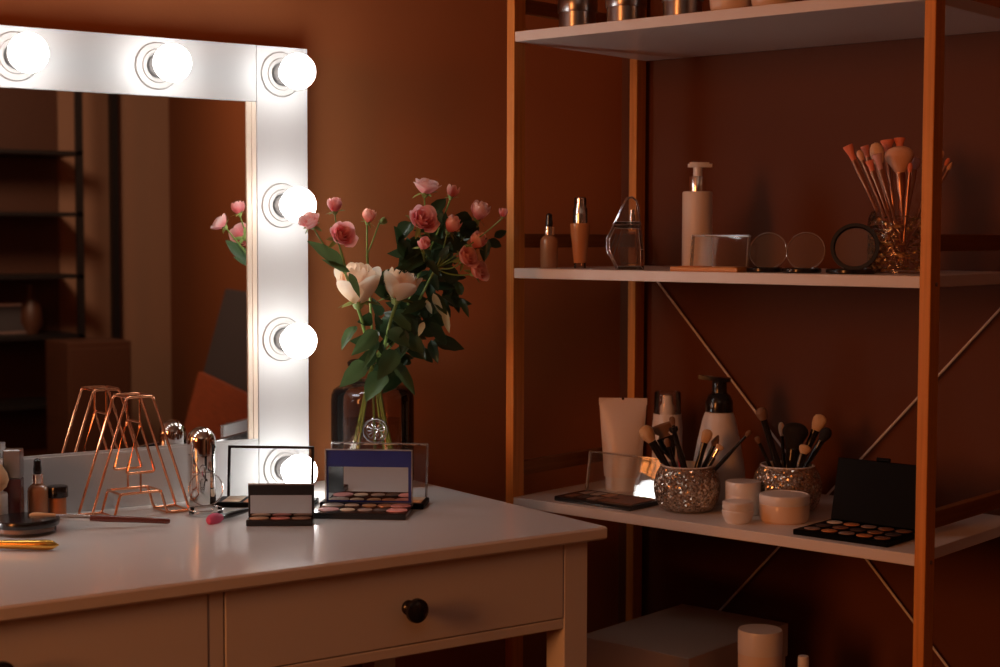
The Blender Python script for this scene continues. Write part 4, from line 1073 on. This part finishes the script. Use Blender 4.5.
# ------------------------------------------------------------------ lowest shelf goods
zb = ZC-.70
bxx = MB()
b_d0, b_d1, b_s0, b_s1 = .030, .352, 1.447, 1.678
bt = thing('storage_box', 'white lidded storage box on the lowest shelf behind the table leg', 'box', sd((b_d0+b_d1)/2, (b_s0+b_s1)/2, z_low), TH)
hd_, hs_ = (b_d1-b_d0)/2, (b_s1-b_s0)/2; hb = zb-z_low
MB().box((-hd_+.003, -hs_+.003, 0), (hd_-.003, hs_-.003, hb-.03), .001).build('box_body', M['box'], bt)
MB().box((-hd_, -hs_, hb-.06), (hd_, hs_, hb), .001).build('lid', M['box'], bt)
p = on_shelf(760, .10, z_low); s_ = 1/pxm(p); r = 22*s_; top = ond(760, 629, .10).z - z_low; seam = ond(760, 652, .10).z - z_low
lathe_thing('shampoo_bottle', 'white bottle with frosted round cap before the storage box', 'bottle', p, [
    ('bottle', [(0,0),(r*.95,0),(r,.003),(r*.99,seam),(0,seam)], 'blush'), ('cap', [(0,seam),(r,seam),(r*1.01,top*.98),(r*.97,top),(0,top)], 'plastic')])
p = on_shelf(803.5, .09, z_low); s_ = 1/pxm(p); top = ond(803.5, 656, .09).z - z_low
lathe_thing('serum_bottle', 'small white bottle with narrow cap, right of the frosted-cap bottle', 'bottle', p, [
    ('bottle', [(0,0),(13*s_,0),(13*s_,top*.6),(11*s_,top*.68),(6.5*s_,top*.72),(0,top*.72)], 'plastic'), ('cap', [(0,top*.72),(5.5*s_,top*.72),(5.5*s_,top*.98),(5*s_,top),(0,top)], 'plastic')])

# ------------------------------------------------------------------ what the mirror shows: the far end of the shelf-side wall
def along(pt): return -pt.x*NY + pt.y*NX           # s coordinate on the wall
a = reflY(115, 250, YF+.03)
struct(MB().box((a.x-.018, YF, 0), (a.x+.018, YF+.05, RH)).build('trim_1', M['blackmetal'], ang=0))
a = reflY(81, 250, YF+.40); xR = a.x
bs = thing('black_shelving', 'black metal open shelving seen in the mirror', 'shelving', (xR-.6, YF+.21, 0), 0)
def bb(y0, y1, x0, x1, z0, z1): return MB().box((x0-(xR-.6), y0-.21, z0), (x1-(xR-.6), y1-.21, z1), 0)
for x0 in (xR-.018, xR-1.2):
    bb(.375, .40, x0, x0+.036, 0, 2.3).build('post', M['blackmetal'], bs, 0)
zl = [reflY(40, v, YF+.40).z for v in (152, 214, 277, 338)]
bb(.004, .018, xR-1.2, xR+.018, .05, 2.3).build('back_panel', M['brownwood'], bs, 0)  # dark sheet added so the area behind the shelves looks dim
for z in zl + [.32]:
    bb(.018, .40, xR-1.2, xR+.018, z-.010, z+.010).build('shelf', M['blackmetal'], bs, 0)
q = reflY(5, 320, YF+.22)
fr = thing('tilted_picture', 'small pale-edged picture leaning on the black shelving in the mirror', 'picture', (q.x, YF+.22, zl[3]+.0105), pi)
T_ = Matrix.Rotation(radians(-14), 4, 'X')
MB().box((-.12,-.008,.0), (.12,.008,.16), .002, T_).build('picture_frame', M['steel'], fr)
MB().box((-.105,-.0105,.015), (.105,-.008,.145), 0, T_).build('picture_sheet', M['darkpanel'], fr)
q = reflY(31, 320, YF+.2)
lathe_thing('dark_vase', 'slim dark vase standing on the black shelving in the mirror', 'vase', Vector((q.x, YF+.2, zl[3]+.0105)), [('vase_body', [(0,0),(.04,0),(.06,.06),(.05,.14),(.02,.20),(.02,.25),(.028,.26),(0,.26)], 'brownwood')])
q = reflY(88, 340, YF+.62)
cb = thing('low_cabinet', 'dark brown wooden cabinet dimly seen in the mirror beside the black post', 'cabinet', (q.x, YF+.62, 0), 0)
MB().box((-.16, -.16, 0), (.16, .16, q.z), .004).build('carcass', M['brownwood'], cb)
MB().box((-.15, .161, .05), (.15, .175, q.z-.03), .002).build('door', M['brownwood'], cb)
# panels leaning on the wall
def lean(name, label, u, v, edge_off, th_, mat, out_b, w_, top_d=.375):
    a = refl(u, v, SHELF_D+top_d); s0 = along(a); zt_ = a.z
    w_ = min(w_, .72-s0)
    t = thing(name, label, 'panel', sd(top_d-out_b/2, s0+w_/2, 0), TH)
    vs = []
    for (d_, z) in ((top_d-out_b, 0.0), (top_d, zt_)):
        for e_ in (0, th_):
            for s_ in (s0, s0+w_): vs.append((d_-th_+e_-(top_d-out_b/2), s_-(s0+w_/2), z))
    fs = [(0,1,3,2),(4,6,7,5),(0,4,5,1),(2,3,7,6),(0,2,6,4),(1,5,7,3)]
    m = MB(); m.add(vs, fs); m.build('board', mat, t, 0)
    return t
lean('dark_board', 'charcoal board leaning against the wall, seen in the mirror', 230, 289, 0, .02, M['darkpanel'], .26, 1.6)
zd = refl(230, 289, SHELF_D+.375).z; zw = refl(203, 372, SHELF_D+.25).z
td = .375 - .26*(1-zw/zd) - .05
lean('wooden_board', 'reddish brown wooden board leaning lowest at the mirror edge', 203, 372, 0, .02, M['darkwood'], .26*zw/zd, 1.6, td)

# ------------------------------------------------------------------ light
w = bpy.data.worlds.new('room_air'); sc.world = w; w.use_nodes = True
w.node_tree.nodes['Background'].inputs['Color'].default_value = (1, .55, .3, 1)
w.node_tree.nodes['Background'].inputs['Strength'].default_value = .0
def area(name, loc, target, size, size_y, power, col):
    l = bpy.data.lights.new(name, 'AREA'); l.shape = 'RECTANGLE'; l.size = size; l.size_y = size_y; l.energy = power; l.color = col
    o = bpy.data.objects.new(name, l); C.objects.link(o); o.location = loc
    o.rotation_euler = (Vector(target)-Vector(loc)).to_track_quat('-Z', 'Y').to_euler(); return o
area('warm_room_lamp', (-2.3, 1.0, 1.6), (1.3, 2.0, .9), .5, 1.2, 36, (1, .31, .078))

area('ceiling_bounce_fill', (-.6, -.7, 2.0), (-.6, -.7, 2.7), .5, .5, 8, (1, .80, .64))  # unseen fill, added to bounce soft light off the ceiling
area('far_room_fill', (1.7, -1.4, 2.3), (3.0, -2.2, 1.0), .5, .5, 40, (1, .66, .44))  # unseen fill, added to brighten the far walls in the mirror

# ------------------------------------------------------------------ camera
cam = bpy.data.cameras.new('camera'); co = bpy.data.objects.new('camera', cam); C.objects.link(co)
cam.sensor_width = 36; cam.lens = 36*F/1000; cam.clip_start = .05
co.location = CAM
r = (ray(501, 333.5)-ray(500, 333.5)).normalized(); dn = (ray(500, 334.5)-ray(500, 333.5)).normalized()
co.matrix_world = Matrix.Translation(CAM) @ Matrix((r, -dn, -FWD)).transposed().to_4x4()
cam.dof.use_dof = True; cam.dof.focus_distance = 2.52; cam.dof.aperture_fstop = 6.3
sc.camera = co
sc.view_settings.view_transform = 'Standard'; sc.view_settings.look = 'None'
sc.view_settings.exposure = 0; sc.view_settings.gamma = 1
sc.cycles.use_denoising = True
sc.cycles.max_bounces = 12; sc.cycles.diffuse_bounces = 5; sc.cycles.glossy_bounces = 6; sc.cycles.transmission_bounces = 10; sc.cycles.transparent_max_bounces = 24
sc.cycles.caustics_reflective = False; sc.cycles.caustics_refractive = False
sc.cycles.sample_clamp_indirect = 4
